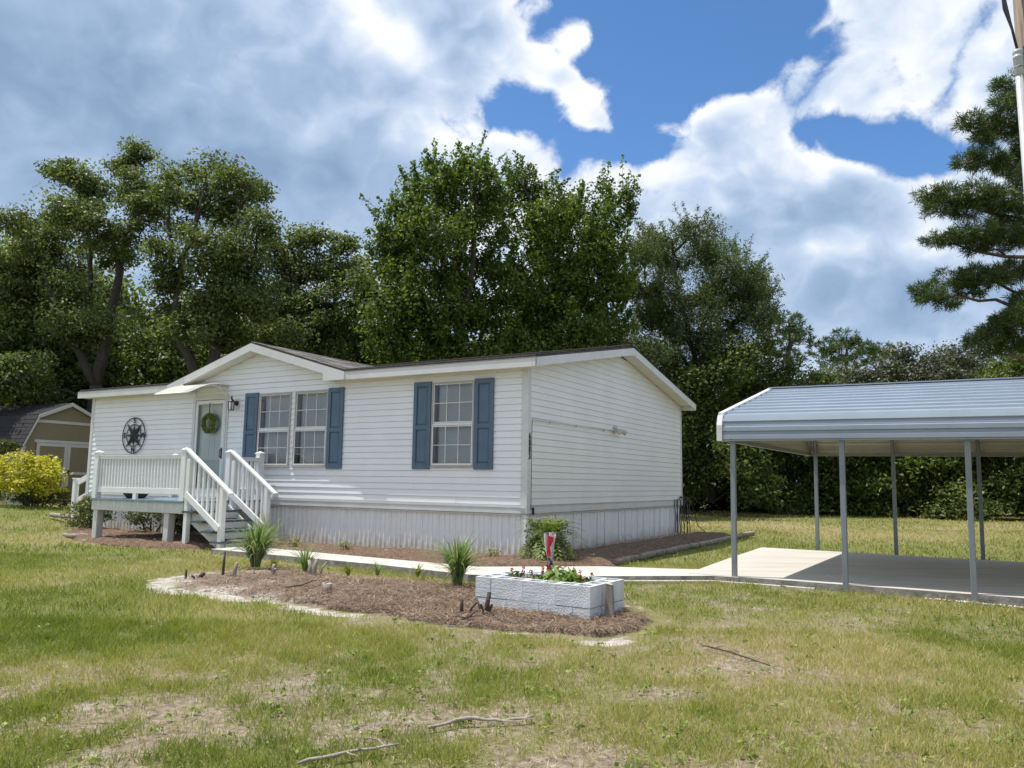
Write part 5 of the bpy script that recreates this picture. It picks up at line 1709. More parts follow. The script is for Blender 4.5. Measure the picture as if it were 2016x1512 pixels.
PALEW = mat('bleached_branch', (.42, .36, .29), .9, .25, 9, .5, 40, stretch=(3, 3, 1), col2=(.27, .23, .19))
branch('pale bare branch lying on the sparse grass, the farther one', [(-.40, 4.24, .03), (-.22, 4.36, .05), (-.02, 4.37, .035), (.14, 4.43, .045)], .010, PALEW, 4, 1)
branch('pale bare branch at the bottom edge of the lawn, the nearer one', [(-.95, 3.72, .03), (-.74, 3.83, .045), (-.52, 3.97, .04)], .009, PALEW, 3, 2)
branch('thin dark twig line in the dry grass right of the planter', [(1.52, 6.42, .03), (1.66, 6.1, .04), (1.84, 5.72, .03)], .006, DARKWOOD, 7, 3)
branch('small dark twig lying in the middle of the island bed', [(-2.52, 9.12, .07), (-2.36, 9.2, .09), (-2.27, 9.3, .13)], .010, DARKWOOD, 2, 4)
branch('forked dark twig at the front edge of the island bed', [(-.42, 7.28, .05), (-.36, 7.24, .08), (-.28, 7.3, .13)], .010, DARKWOOD, 3, 5)
branch('rotting log edging the bed left of the porch, the farther one', [(-12.1, 21.0, .10), (-11.5, 20.4, .09), (-10.8, 19.8, .08)], .06, OLDWOOD, 0, 6, 'edging_log')
branch('grey stone-like log edging the bed in front of the porch shrub', [(-9.45, 17.0, .05), (-9.05, 16.75, .06), (-8.6, 16.55, .05)], .055, OLDWOOD, 0, 7, 'edging_log')

# edging stones along the gable bed, one by one
es = random.Random(6)
y = .2; k = 0
while y < 9.2:
    ln = es.uniform(.28, .5)
    x = 1.50 - .012 * y + es.uniform(-.03, .03)
    p = H(x, y + ln / 2, .045)
    t = thing('edging_stone', 'low grey-brown edging stone in the row along the gable bed', 'stone', p, HOUSE_A + es.uniform(-.1, .1), 'edging stones along the gable bed')
    bm = bmesh.new(); bmesh.ops.create_cube(bm, size=1)
    bmesh.ops.subdivide_edges(bm, edges=bm.edges, cuts=3, use_grid_fill=True)
    for v in bm.verts:
        v.co = Vector((v.co.x * .14, v.co.y * ln, v.co.z * .10)); v.co *= 1 - .25 * (abs(v.co.x) / .07) * (abs(v.co.z) / .05) * .5
        v.co += Vector((es.uniform(-1, 1), es.uniform(-1, 1), es.uniform(-1, 1))) * .006
    me = bpy.data.meshes.new('stone'); bm.to_mesh(me); bm.free(); me.materials.append(STONE)
    for pz in me.polygons: pz.use_smooth = True
    link_mesh('stone', me, None, t)
    y += ln + es.uniform(.01, .12)

# ------------------------------------------------------------------ shrubs by the porch and the golden shrub
SHRUBL = leaf_mat('porch_shrub_leaf', [(0, (.035, .05, .012)), (.5, (.08, .105, .025)), (1, (.17, .17, .05))], .45, .25)
GOLD = leaf_mat('golden_leaf', [(0, (.24, .23, .025)), (.45, (.46, .43, .04)), (1, (.66, .60, .09))], .45, .35, .3)


def shrub(label, loc, blobs, n, ll, lw, m, name='shrub', cat='shrub', up=.5, stems=7, gold=None):
    t = thing(name, label, cat, loc)
    tot = sum(b[3] ** 2 for b in blobs); Vs, Fs, T_ = [], [], []; off = 0; st = MB()
    for (x, y, z, r_, rz) in blobs:
        k = int(n * r_ ** 2 / tot)
        cl = unit(rng.normal(size=(26, 3))) * rng.uniform(.5, 1.0, (26, 1)) * [r_, r_, rz] + [x, y, z]
        ci = rng.integers(0, 26, k)
        P = cl[ci] + rng.normal(size=(k, 3)) * [r_ * .20, r_ * .20, rz * .14]
        P[:, 2] = np.maximum(P[:, 2], .03)
        out_ = unit(P - [x, y, z])
        V, F = leaf_quads(P, ll, lw, out_ * .5 + [0, 0, up], 1.0)
        Vs.append(V); Fs.append(F + off); off += len(V)
        T_.append(np.clip(rng.uniform(0, 1, k) * .8 + .2 * rng.uniform(0, 1, 26)[ci], 0, 1) if gold is None else np.clip(rng.uniform(0, 1, k), 0, 1))
        st.tube([(x * .2, y * .2, -.05), (x * .6, y * .6, z * .5), (x, y, z)], [.025, .018, .008], 6)
    link_mesh('foliage', np_mesh('foliage', np.concatenate(Vs), np.concatenate(Fs), m, np.concatenate(T_)), None, t)
    st.build('stems', BARK, t)
    return t


p = H(-10.9, -.75, .05)
shrub('rounded green shrub at the left end of the porch', p, [(0, 0, .38, .42, .36), (-.35, .1, .3, .3, .3), (.25, -.1, .5, .3, .25), (-.1, .2, .6, .3, .24)], 2600, .07, .03, SHRUBL)
p = H(-9.3, -.35, .05)
shrub('sparse olive shrub under the porch floor', p, [(0, 0, .35, .42, .28), (.4, -.05, .38, .3, .22), (-.3, 0, .4, .3, .25)], 1700, .07, .03, SHRUBL)
p = H(-8.45, -.30, .05)
shrub('small yellowish shrub behind the porch post', p, [(0, 0, .22, .30, .2), (.2, 0, .2, .2, .15)], 800, .06, .03, SHRUBL)
gs = (-14.55, 24.2, .26)
shrub('large golden yellow shrub in front of the shed', gs, [(0, 0, 1.05, .75, .55), (-.65, .1, .95, .6, .5), (.55, -.1, .85, .55, .5), (-.2, -.2, 1.45, .45, .35), (.3, .1, 1.4, .42, .32), (-.75, -.1, 1.3, .4, .35), (-.1, -.5, .8, .5, .35)], 5200, .11, .055, GOLD, 'golden_shrub', 'shrub', .8)
shrub('dark green undergrowth beneath the golden shrub', (-14.5, 24.7, .26), [(0, 0, .45, .7, .35), (.6, .0, .4, .5, .3), (-.7, 0, .45, .6, .35)], 2200, .10, .05, SHRUBL)
shrub('small green bush at the left edge above the golden shrub', (-16.3, 25.2, .27), [(0, 0, 1.9, .45, .25), (.3, 0, 2.0, .25, .15), (-.4, 0, 1.6, .4, .5), (0, .1, .9, .4, .6)], 1700, .10, .05, SHRUBL)
shrub('green vine bush against the right shed door', (-14.35, 28.1, .3), [(0, 0, .6, .32, .45), (.1, .05, .95, .28, .35)], 900, .10, .05, SHRUBL)

# ------------------------------------------------------------------ trees
TREES = {
 'oak_a': ([[(-16.54,31.0,0.94,0.3),(-16.57,31.0,2.82,0.28),(-16.49,31.0,4.84,0.25)],[(-16.49,31.0,4.84,0.24),(-16.17,31.0,7.3,0.19),(-15.92,31.0,9.4,0.15),(-15.52,31.0,11.52,0.1),(-15.56,31.0,13.68,0.05)],[(-16.49,31.0,4.84,0.2),(-17.19,31.0,6.05,0.16),(-17.9,31.0,7.28,0.12),(-18.74,31.0,8.73,0.06)],[(-17.41,31.0,6.26,0.12),(-17.06,31.0,8.96,0.1),(-17.12,31.0,10.22,0.08),(-17.6,31.0,12.35,0.05)],[(-17.68,31.0,7.08,0.08),(-19.62,31.0,10.61,0.05),(-20.53,31.0,11.45,0.03)]],
  [(-16.37,32.25,14.91,0.88,0.5),(-16.93,32.27,14.4,0.5,0.54),(-15.66,31.06,12.94,0.84,0.72),(-14.6,30.12,11.76,0.88,0.78),(-18.16,30.36,13.43,0.82,0.39),(-17.4,30.52,13.03,0.71,0.59),(-17.09,30.62,12.33,0.55,0.55),(-16.9,29.13,11.28,1.04,0.56),(-15.97,29.15,10.59,0.53,0.79),(-21.09,33.05,11.86,1.07,0.51),(-18.86,31.22,11.08,0.81,0.44),(-19.84,29.91,11.09,0.7,0.5),(-19.53,30.91,10.16,0.8,0.4),(-19.69,32.95,10.32,1.4,0.96),(-19.56,32.63,8.46,1.69,1.26),(-20.25,32.41,6.88,1.68,1.26),(-16.94,30.56,7.2,0.99,0.99),(-16.18,30.97,10.23,0.72,0.72),(-20.77,31.73,9.09,1.13,1.23),(-18.56,29.2,4.59,1.32,1.32),(-17.95,31.23,8.79,0.91,0.81),(-15.15,30.06,10.59,0.7,0.58)]),
 'oak_b': ([[(-11.2,29.0,1.02,0.26),(-11.27,29.0,3.91,0.24),(-12.07,29.0,5.8,0.2),(-12.66,29.0,6.95,0.18),(-12.63,29.0,8.51,0.15),(-12.34,29.0,10.1,0.11),(-11.93,29.0,12.11,0.06)],[(-11.27,29.0,3.91,0.24),(-11.08,29.0,6.01,0.2),(-11.57,29.0,6.97,0.16),(-11.32,29.0,8.53,0.13),(-10.85,29.0,10.32,0.1),(-10.35,29.0,11.73,0.05)],[(-12.63,29.0,8.51,0.1),(-13.21,29.0,10.88,0.07),(-13.12,29.0,12.5,0.04)],[(-11.28,29.0,7.75,0.09),(-9.83,29.0,9.34,0.06),(-9.41,29.0,8.56,0.03)]],
  [(-13.27,30.08,13.24,0.66,0.51),(-12.58,27.76,11.72,0.39,0.61),(-12.56,29.51,12.05,0.46,0.46),(-11.84,29.37,13.11,0.87,0.38),(-10.46,28.22,12.23,0.73,0.55),(-10.43,30.13,12.45,0.58,0.54),(-11.72,30.06,11.78,1.2,0.82),(-9.44,27.63,10.28,0.57,0.71),(-13.07,29.59,10.88,0.57,0.5),(-11.11,27.58,9.29,1.39,0.82),(-10.31,29.01,9.14,0.97,0.75),(-12.79,28.82,8.76,0.86,0.74),(-13.04,28.15,9.63,0.44,0.44),(-10.9,28.5,7.73,1.47,0.88),(-13.33,29.87,7.12,0.96,0.77),(-9.48,28.48,7.65,0.96,0.74),(-11.38,28.0,6.58,1.09,0.54),(-10.75,29.57,6.7,0.95,0.57)]),
 'oak_c': ([[(-8.57,33.0,1.04,0.24),(-8.5,33.0,5.19,0.2),(-8.88,33.0,7.81,0.16),(-9.42,33.0,10.03,0.1),(-9.58,33.0,11.15,0.05)],[(-8.71,33.0,6.49,0.14),(-7.61,33.0,8.71,0.1),(-7.65,33.0,10.72,0.05)]],
  [(-10.19,32.83,11.09,0.76,0.55),(-9.36,33.34,11.53,0.78,0.47),(-8.27,32.7,11.48,0.68,0.46),(-7.33,32.42,11.14,0.54,0.59),(-9.48,33.97,10.4,1.67,0.79),(-7.78,33.02,9.94,1.07,0.85),(-9.58,33.02,8.69,1.58,0.98),(-7.83,32.15,8.19,1.58,0.96),(-6.33,31.43,8.58,0.89,1.02),(-6.75,34.4,10.56,0.62,0.67),(-8.48,31.66,6.7,1.96,0.94),(-7.14,34.12,7.38,1.45,1.1),(-10.04,32.57,7.49,1.26,0.84)]),
 'maple_a': ([[(-1.73,29.0,1.15,0.26),(-1.81,29.0,4.8,0.23),(-1.98,29.0,6.71,0.2),(-2.51,29.0,8.65,0.14),(-2.91,29.0,11.03,0.08),(-3.1,29.0,13.04,0.03)],[(-1.98,29.0,6.71,0.17),(-1.64,29.0,8.67,0.12),(-1.45,29.0,11.45,0.07),(-1.48,29.0,13.27,0.03)],[(-2.09,29.0,7.1,0.12),(-3.48,29.0,9.03,0.08),(-4.31,29.0,11.01,0.04)],[(-2.0,29.0,7.49,0.1),(-2.16,29.0,10.24,0.08),(-2.21,29.0,12.65,0.04)]],
  [(-3.13,29.46,13.44,0.38,0.38),(-2.58,28.71,12.63,0.45,0.45),(-2.22,30.27,13.68,0.39,0.51),(-1.53,29.06,13.4,0.38,0.41),(-1.21,28.24,12.57,0.44,0.44),(-3.65,29.7,12.53,0.65,0.65),(-2.43,29.51,12.02,1.07,0.84),(-1.25,29.54,12.15,0.69,0.76),(-4.11,28.89,11.37,0.49,0.56),(-4.82,28.72,11.4,0.37,0.26),(-4.15,29.41,10.54,0.95,0.84),(-2.67,27.85,9.97,1.26,0.9),(-1.42,29.56,10.73,0.88,0.95),(-4.74,29.39,9.52,0.72,0.76),(-3.42,28.64,8.65,1.48,0.93),(-1.79,29.87,8.99,1.35,0.96),(-4.16,28.11,7.36,1.13,0.91),(-2.67,28.68,7.12,1.48,0.96),(-1.18,29.87,7.59,1.08,0.96),(-4.58,28.65,6.42,0.74,0.93),(-3.66,29.62,6.02,1.65,0.88),(-1.61,29.33,6.0,1.44,0.87)]),
 'maple_b': ([[(2.08,31.0,1.19,0.24),(1.96,31.0,4.69,0.2),(1.64,31.0,7.55,0.16),(1.0,31.0,10.06,0.1),(0.77,31.0,12.61,0.05),(0.13,31.0,13.69,0.02)],[(1.74,31.0,7.14,0.14),(2.86,31.0,9.66,0.1),(3.68,31.0,11.8,0.06),(4.41,31.0,12.99,0.02)],[(1.68,31.0,7.97,0.1),(1.82,31.0,10.49,0.08),(2.02,31.0,12.42,0.03)]],
  [(0.03,32.44,14.26,0.38,0.5),(0.48,31.56,13.59,0.33,0.41),(1.0,31.73,13.22,0.57,0.57),(-0.06,32.01,12.75,0.83,0.83),(1.31,29.86,11.69,0.73,0.66),(2.49,31.7,12.56,0.66,0.7),(3.82,32.14,13.18,0.37,0.62),(4.36,30.68,12.8,0.28,0.48),(4.62,31.06,12.26,0.24,0.44),(3.67,30.93,11.67,0.8,0.84),(0.61,32.5,11.36,1.39,1.09),(2.15,30.4,10.42,1.45,1.06),(3.6,30.68,10.11,0.91,0.99),(-0.01,29.37,8.78,1.06,0.99),(1.41,30.74,8.94,1.59,1.11),(3.11,31.43,8.93,1.54,1.14),(4.38,32.42,9.62,0.54,0.84),(0.44,32.39,7.71,1.67,1.0),(2.17,30.44,7.24,1.69,0.98),(3.97,32.6,7.69,1.1,1.18),(0.81,29.98,5.94,1.36,0.77),(2.96,32.06,6.19,1.66,0.83)]),
 'willow_oak': ([[(8.22,36.0,0.46,0.15),(8.38,36.0,4.85,0.14),(8.46,36.0,7.22,0.12),(7.83,36.0,9.61,0.12),(7.5,36.0,12.05,0.05)],[(8.46,36.0,7.22,0.13),(9.26,36.0,9.63,0.1),(9.77,36.0,11.59,0.04)],[(8.45,36.0,6.74,0.1),(10.19,36.0,8.68,0.07),(11.65,36.0,10.15,0.03)],[(8.4,36.0,6.27,0.09),(6.87,36.0,8.63,0.06),(6.18,36.0,10.56,0.03)]],
  [(7.24,35.49,12.68,1.19,0.5),(8.45,35.59,12.8,1.01,0.55),(5.83,34.18,11.49,0.79,0.71),(7.94,37.53,12.2,1.6,0.92),(9.91,37.4,12.3,1.21,0.87),(10.17,34.46,10.81,0.89,0.67),(5.86,36.12,10.47,0.84,1.03),(7.57,34.97,9.73,1.76,1.13),(9.93,35.96,10.41,1.3,0.98),(11.25,36.23,10.69,0.84,0.7),(11.64,35.41,9.96,0.59,0.41),(6.63,37.56,8.82,1.36,1.12),(8.25,35.05,8.11,1.81,1.13),(10.41,35.77,8.92,1.29,1.06),(11.01,34.11,8.65,0.66,0.66),(6.45,33.88,6.51,1.01,1.01),(9.45,34.7,7.02,1.34,0.9),(5.34,35.32,7.07,0.91,1.14),(8.92,37.83,6.52,1.47,0.98)]),
 'grey_oak_a': ([[(22.79,46.0,0.11,0.2),(23.37,46.0,6.02,0.18),(23.64,46.0,8.44,0.1)]],
  [(24.0,46.62,9.21,1.08,0.6),(22.57,45.97,8.42,1.19,0.65),(24.58,45.79,8.36,1.3,0.71),(20.88,46.27,7.77,1.49,0.6),(23.35,47.64,7.73,1.85,0.92),(24.54,45.26,7.44,1.75,0.88),(20.12,47.34,7.65,1.22,0.73),(20.96,45.54,6.83,2.06,0.88)]),
 'grey_oak_b': ([[(26.29,47.0,0.12,0.2),(26.63,47.0,6.16,0.18),(26.46,47.0,8.62,0.1)]],
  [(26.62,47.11,9.27,1.03,0.67),(28.0,47.77,8.92,1.23,0.8),(26.28,47.0,8.16,1.52,0.91),(28.49,47.62,8.12,1.11,0.8),(29.57,47.64,7.82,1.54,0.74),(26.37,45.39,7.04,1.76,0.88),(25.42,46.47,8.78,0.72,0.54)]),
 'bright_shrub_tree': ([[(13.13,37.0,0.26,0.14),(13.23,37.0,3.81,0.12),(13.25,37.0,5.74,0.06)]],
  [(12.92,35.77,6.35,1.43,0.6),(11.77,36.0,5.89,1.16,0.7),(14.1,35.96,5.99,0.93,0.6),(12.72,35.42,5.43,1.83,0.82),(11.05,36.01,5.12,0.93,0.93),(10.49,37.35,5.01,1.11,0.97),(12.99,38.35,4.64,1.73,0.99),(14.27,36.47,4.98,1.18,0.94)]),
 'right_tree': ([[(22.93,34.0,0.49,0.1),(23.13,34.0,4.86,0.09),(22.91,34.0,6.42,0.05)]],
  [(22.05,33.71,7.04,0.74,0.57),(21.43,33.94,6.5,0.75,0.48),(22.96,34.39,6.7,1.11,0.67),(22.16,34.62,6.04,1.34,0.67),(23.85,34.96,7.49,0.9,0.9),(20.91,33.73,5.47,0.87,0.65),(23.13,34.45,5.36,1.34,0.89)]),
 'dark_tree': ([[(8.72,34.5,0.5,0.16),(8.77,34.5,3.59,0.14),(8.7,34.5,6.07,0.08)]],
  [(8.67,33.94,5.99,1.32,1.01),(7.82,35.65,5.74,1.15,1.06),(9.78,33.54,6.4,1.0,0.87),(6.59,35.82,6.69,1.06,1.16),(8.79,34.52,4.49,1.56,1.03),(11.35,35.3,7.14,0.78,0.91),(7.46,34.62,3.81,1.12,1.03),(8.37,33.85,2.67,1.31,1.09),(7.62,34.48,1.58,1.02,1.11),(9.29,32.9,2.23,1.06,1.19),(10.11,32.88,1.19,0.98,0.93),(9.48,34.61,4.06,1.12,0.89),(7.88,34.42,4.92,1.33,1.11)]),
 'far_left_tree': ([[(-22.69,36.0,0.72,0.2),(-23.27,36.0,4.42,0.18),(-23.86,36.0,8.21,0.1)]],
  [(-25.14,37.07,11.91,1.2,0.96),(-22.99,34.47,9.53,1.34,1.34),(-24.93,36.18,8.23,1.87,1.64),(-23.32,35.97,7.73,1.63,1.39),(-24.31,36.31,5.86,2.11,1.64),(-22.64,36.73,5.45,1.66,1.42)]),
 'pine_far_a': ([[(18.12,52.0,-0.05,0.24),(18.38,52.0,6.52,0.2),(18.48,52.0,9.94,0.16),(18.66,52.0,12.37,0.06)]],
  [(18.43,52.02,12.3,1.14,0.47),(17.46,52.06,11.74,1.14,0.47),(19.49,51.99,11.69,0.87,0.47),(18.32,52.1,11.2,1.75,0.47),(19.79,51.78,10.75,0.67,0.33),(17.08,52.05,10.28,1.01,0.47),(18.81,52.15,9.97,1.15,0.47),(16.61,51.72,9.19,0.87,0.4)]),
 'pine_far_b': ([[(23.73,56.0,-0.05,0.24),(24.02,56.0,6.99,0.2),(24.09,56.0,9.93,0.16),(24.15,56.0,11.41,0.06)]],
  [(24.28,56.42,11.94,1.31,0.47),(23.24,56.21,11.29,1.23,0.51),(25.31,56.39,11.35,1.09,0.51),(24.09,55.82,10.79,1.8,0.5),(22.56,55.95,10.42,0.87,0.43),(25.23,55.8,10.35,0.79,0.36),(23.49,55.61,9.79,1.44,0.43)]),
 'pine_far_c': ([[(28.04,60.0,-0.05,0.2),(28.38,60.0,7.43,0.16),(28.58,60.0,11.77,0.06)]],
  [(28.49,59.8,11.9,0.77,0.31),(28.04,59.89,11.51,0.62,0.31),(29.19,60.15,11.61,0.54,0.31),(28.49,59.86,11.27,0.77,0.27)]),
 'pine_big': ([[(17.1,24.0,-0.05,0.3),(17.31,24.0,3.82,0.27),(17.39,24.0,8.64,0.22),(17.21,24.0,12.83,0.13),(16.95,24.0,15.08,0.05)],[(16.63,24.0,4.73,0.06),(15.42,24.0,5.37,0.045),(14.42,24.0,5.71,0.02)],[(16.71,24.0,6.35,0.07),(15.06,24.0,7.14,0.05),(13.63,24.0,7.2,0.035),(12.69,24.0,7.35,0.02)],[(16.73,24.0,7.0,0.06),(15.09,24.0,7.7,0.04),(13.99,24.0,7.85,0.02)],[(16.77,24.0,8.46,0.07),(14.83,24.0,8.63,0.045),(13.41,24.0,8.94,0.02)],[(16.82,24.0,9.62,0.06),(15.07,24.0,9.93,0.04),(13.16,24.0,10.4,0.02)],[(16.82,24.0,10.62,0.06),(15.11,24.0,10.6,0.04),(13.98,24.0,10.5,0.02)],[(16.82,24.0,11.46,0.05),(15.34,24.0,11.61,0.03),(14.36,24.0,11.6,0.02)],[(16.82,24.0,12.48,0.05),(15.58,24.0,12.98,0.03),(14.52,24.0,12.88,0.02)],[(16.78,24.0,13.68,0.04),(15.98,24.0,14.02,0.02)]],
  [(16.0,24.15,14.27,0.47,0.25),(16.16,23.81,13.66,0.62,0.31),(15.49,23.67,13.41,0.37,0.21),(14.43,23.76,12.85,0.43,0.2),(15.25,24.14,12.78,0.53,0.28),(15.82,24.0,12.9,0.62,0.34),(16.36,24.11,12.52,0.62,0.37),(14.87,23.96,12.3,0.4,0.2),(14.34,23.83,11.56,0.43,0.22),(15.09,23.99,11.64,0.62,0.31),(16.51,24.92,11.93,0.64,0.39),(15.99,23.35,10.85,0.6,0.42),(13.27,24.18,10.55,0.47,0.25),(13.7,23.81,10.3,0.62,0.28),(14.48,23.77,10.42,0.68,0.34),(15.25,23.61,10.21,0.67,0.37),(13.13,23.69,9.87,0.37,0.18),(15.92,24.33,9.89,0.69,0.31),(14.21,23.9,9.91,0.59,0.2),(13.19,23.75,8.91,0.4,0.17),(13.76,23.62,9.02,0.61,0.24),(14.5,23.66,9.11,0.67,0.31),(15.37,23.78,9.16,0.61,0.31),(16.1,23.94,9.09,0.56,0.28),(14.48,24.08,8.78,0.37,0.14),(15.39,24.37,8.92,0.47,0.16),(12.88,24.3,7.42,0.38,0.22),(13.02,23.8,7.14,0.43,0.22),(13.79,24.09,7.76,0.68,0.25),(14.66,24.32,7.95,0.63,0.28),(14.9,23.7,7.7,0.61,0.28),(16.01,24.27,8.12,0.69,0.31),(13.42,23.92,6.96,0.4,0.14),(14.32,24.22,7.42,0.47,0.17),(14.34,23.86,5.78,0.37,0.2),(14.97,24.1,6.02,0.56,0.28),(15.48,24.01,6.34,0.62,0.34),(15.4,23.14,6.47,0.6,0.36),(14.92,24.2,5.53,0.41,0.16),(15.76,24.25,5.74,0.56,0.28),(16.13,23.96,6.98,0.62,0.37)]),
}

F_OAK = leaf_mat('oak_leaf', [(0, (.055, .076, .025)), (.5, (.118, .152, .05)), (.85, (.20, .23, .10)), (1, (.30, .32, .18))], .5, .38, .25, .35, .3)
F_MAPLE = leaf_mat('maple_leaf', [(0, (.042, .072, .015)), (.5, (.092, .142, .026)), (.85, (.15, .205, .04)), (1, (.23, .265, .065))], .5, .40, .2, .4, .3)
F_WILLOW = leaf_mat('willow_oak_leaf', [(0, (.044, .066, .024)), (.5, (.088, .122, .045)), (1, (.175, .205, .09))], .5, .34, .2, .4, .3)
F_GREY = leaf_mat('grey_green_leaf', [(0, (.045, .052, .028)), (.5, (.085, .095, .055)), (1, (.15, .155, .095))], .5, .2, .25, .5)
F_BRIGHT = leaf_mat('bright_leaf', [(0, (.04, .065, .012)), (.5, (.085, .125, .02)), (1, (.18, .20, .035))], .45, .3, .25, .5)
F_DARK = leaf_mat('understory_leaf', [(0, (.040, .058, .016)), (.5, (.095, .132, .032)), (.85, (.175, .21, .056)), (1, (.28, .29, .10))], .48, .36, .35, .5, .3)
F_PINE = leaf_mat('pine_needle', [(0, (.03, .056, .018)), (.5, (.066, .108, .03)), (1, (.14, .175, .055))], .5, .2, .3, .6, .3)


def limb_points(a, b, sag, g):
    a, b = np.array(a), np.array(b); m1 = a + (b - a) * .4 + g.normal(size=3) * .06 * np.linalg.norm(b - a) + [0, 0, sag]
    m2 = a + (b - a) * .75 + g.normal(size=3) * .05 * np.linalg.norm(b - a) + [0, 0, sag * .6]
    return [tuple(a), tuple(m1), tuple(m2), tuple(b)]


def tree(name, label, cat, spec, leafm, ll, lw, per_m2, bark=None, seed=0, twig=True, group=None, spread=1.0, spiky=0.0, up=.45, trunk_name='trunk'):
    g = np.random.default_rng(seed)
    trunks, clusters = spec
    bx, by = trunks[0][0][0], trunks[0][0][1]
    base = np.array([bx, by, 0.0])
    t = thing(name, label, cat, (bx, by, 0), 0, group)
    mb = MB(); nodes = []
    for path in trunks:
        pts = [np.array(p[:3]) - base for p in path]; rad = [p[3] for p in path]
        # refine with a little wander
        fp, fr_ = [], []
        for i in range(len(pts) - 1):
            for k in range(3):
                f = k / 3; q = pts[i] * (1 - f) + pts[i + 1] * f
                if k: q = q + g.normal(size=3) * .05
                fp.append(q); fr_.append(rad[i] * (1 - f) + rad[i + 1] * f)
        fp.append(pts[-1]); fr_.append(rad[-1])
        if path is trunks[0]: fr_[0] *= 1.35
        mb.tube([tuple(q) for q in fp], fr_, 9)
        nodes += list(zip(fp, fr_))
    npos = np.array([q for q, _ in nodes]); nr = np.array([r_ for _, r_ in nodes])
    Vs, Fs, T_ = [], [], []; off = 0
    lb = MB()
    for (x, y, z, rx, rz) in clusters:
        c = np.array([x, y, z]) - base; ry = (rx + rz) / 2
        dd = np.linalg.norm(npos - c, axis=1) + np.maximum(0, npos[:, 2] - c[2]) * 1.0
        i = int(np.argmin(dd))
        lb.tube(limb_points(npos[i], c, .1, g), [min(nr[i], .07), .05, .035, .018], 5, False)
        ncl = max(5, int(16 * (rx * rz) ** .5 * spread))
        q = unit(g.normal(size=(ncl, 3))); q[:, 2] = q[:, 2] * .9 + .12
        cl = c + q * g.uniform(.35, 1.0, (ncl, 1)) ** .6 * [rx, ry, rz]
        if twig:
            for k in range(ncl):
                if k % 2 == 0: lb.tube(limb_points(c * .6 + cl[k] * .4 * 0 + c * .4, cl[k], .04, g), [.02, .014, .01, .005], 3, False)
        k = int(per_m2 * math.pi * rx * rz)
        ci = g.integers(0, ncl, k)
        sz = g.uniform(.5, 1.45, ncl) * .34 * min(1.1, (rx * rz) ** .5 + .25)
        d = g.normal(size=(k, 3)); d = d / np.maximum(1, np.linalg.norm(d, axis=1, keepdims=True) / 2.05) * sz[ci][:, None] * [1, 1, .62]
        if spiky:
            sp = g.uniform(0, 1, k) < spiky
            dirs = unit(unit(cl - c) * .55 + [0, 0, .8] + g.normal(size=cl.shape) * .15) * g.uniform(.5, 1.25, (ncl, 1))
            ext = g.uniform(0, 1.0, k)[:, None] ** .8 * dirs[ci]
            d = np.where(sp[:, None], ext + g.normal(size=(k, 3)) * (.085 * (1.15 - np.linalg.norm(ext, axis=1, keepdims=True) * .6)), d)
            for q_ in range(0, ncl): lb.tube([tuple(cl[q_]), tuple(cl[q_] + dirs[q_] * .5), tuple(cl[q_] + dirs[q_] * .95)], [.010, .007, .003], 3, False)
        P = cl[ci] + d
        V, F = leaf_quads(P, ll, lw, unit(P - c) * .45 + [0, 0, up], 1.0, .25, g)
        Vs.append(V); Fs.append(F + off); off += len(V)
        T_.append(np.clip(g.uniform(0, .8, k) + .22 * g.uniform(-.5, 1, ncl)[ci], 0, 1))
    mb.build(trunk_name, bark or BARK, t, True)
    tag(lb.build('limbs', bark or BARK, t, True), kind='stuff')
    link_mesh('crown', np_mesh('crown', np.concatenate(Vs), np.concatenate(Fs), leafm, np.concatenate(T_)), None, t)
    return t


tree('oak_tree', 'open-crowned oak with bare crooked limbs at the far left behind the shed', 'tree', TREES['oak_a'], F_OAK, .155, .085, 1300, None, 1)
tree('oak_tree', 'tall dense oak with twin dark trunks behind the left roof end', 'tree', TREES['oak_b'], F_OAK, .155, .085, 1250, None, 2)
tree('oak_tree', 'broad lower oak filling the gap left of the tall maple', 'tree', TREES['oak_c'], F_OAK, .165, .09, 1050, None, 3)
tree('maple_tree', 'tall bright green maple with spiky top rising behind the middle of the home', 'tree', TREES['maple_a'], F_MAPLE, .145, .105, 1050, None, 4, True, None, 1.1, .40, .3)
tree('maple_tree', 'bushy green maple right of the tallest one, behind the gable ridge', 'tree', TREES['maple_b'], F_MAPLE, .145, .105, 1050, None, 5, True, None, 1.1, .40, .3)
tree('willow_oak_tree', 'feathery fine-leaved tree with see-through crown right of the maples', 'tree', TREES['willow_oak'], F_WILLOW, .17, .048, 1450, None, 6, True, None, 1.3, .30, .3)
tree('oak_tree', 'distant grey-green oak above the carport roof, the left one', 'tree', TREES['grey_oak_a'], F_GREY, .20, .11, 420, None, 7)
tree('oak_tree', 'distant grey-green oak above the carport roof, the one by the big pine', 'tree', TREES['grey_oak_b'], F_GREY, .20, .11, 420, None, 8)
tree('understory_tree', 'bright green bushy tree behind the left end of the carport roof', 'tree', TREES['bright_shrub_tree'], F_BRIGHT, .17, .09, 520, None, 9)
tree('understory_tree', 'yellow-green young tree under the big pine at the right edge', 'tree', TREES['right_tree'], F_BRIGHT, .15, .10, 560, None, 10)
tree('understory_tree', 'dark leafy tree beneath the feathery tree, beside the gable', 'tree', TREES['dark_tree'], F_DARK, .18, .10, 560, None, 12)
tree('oak_tree', 'dark oak at the very left edge behind the open-crowned oak', 'tree', TREES['far_left_tree'], F_OAK, .19, .10, 520, None, 13)


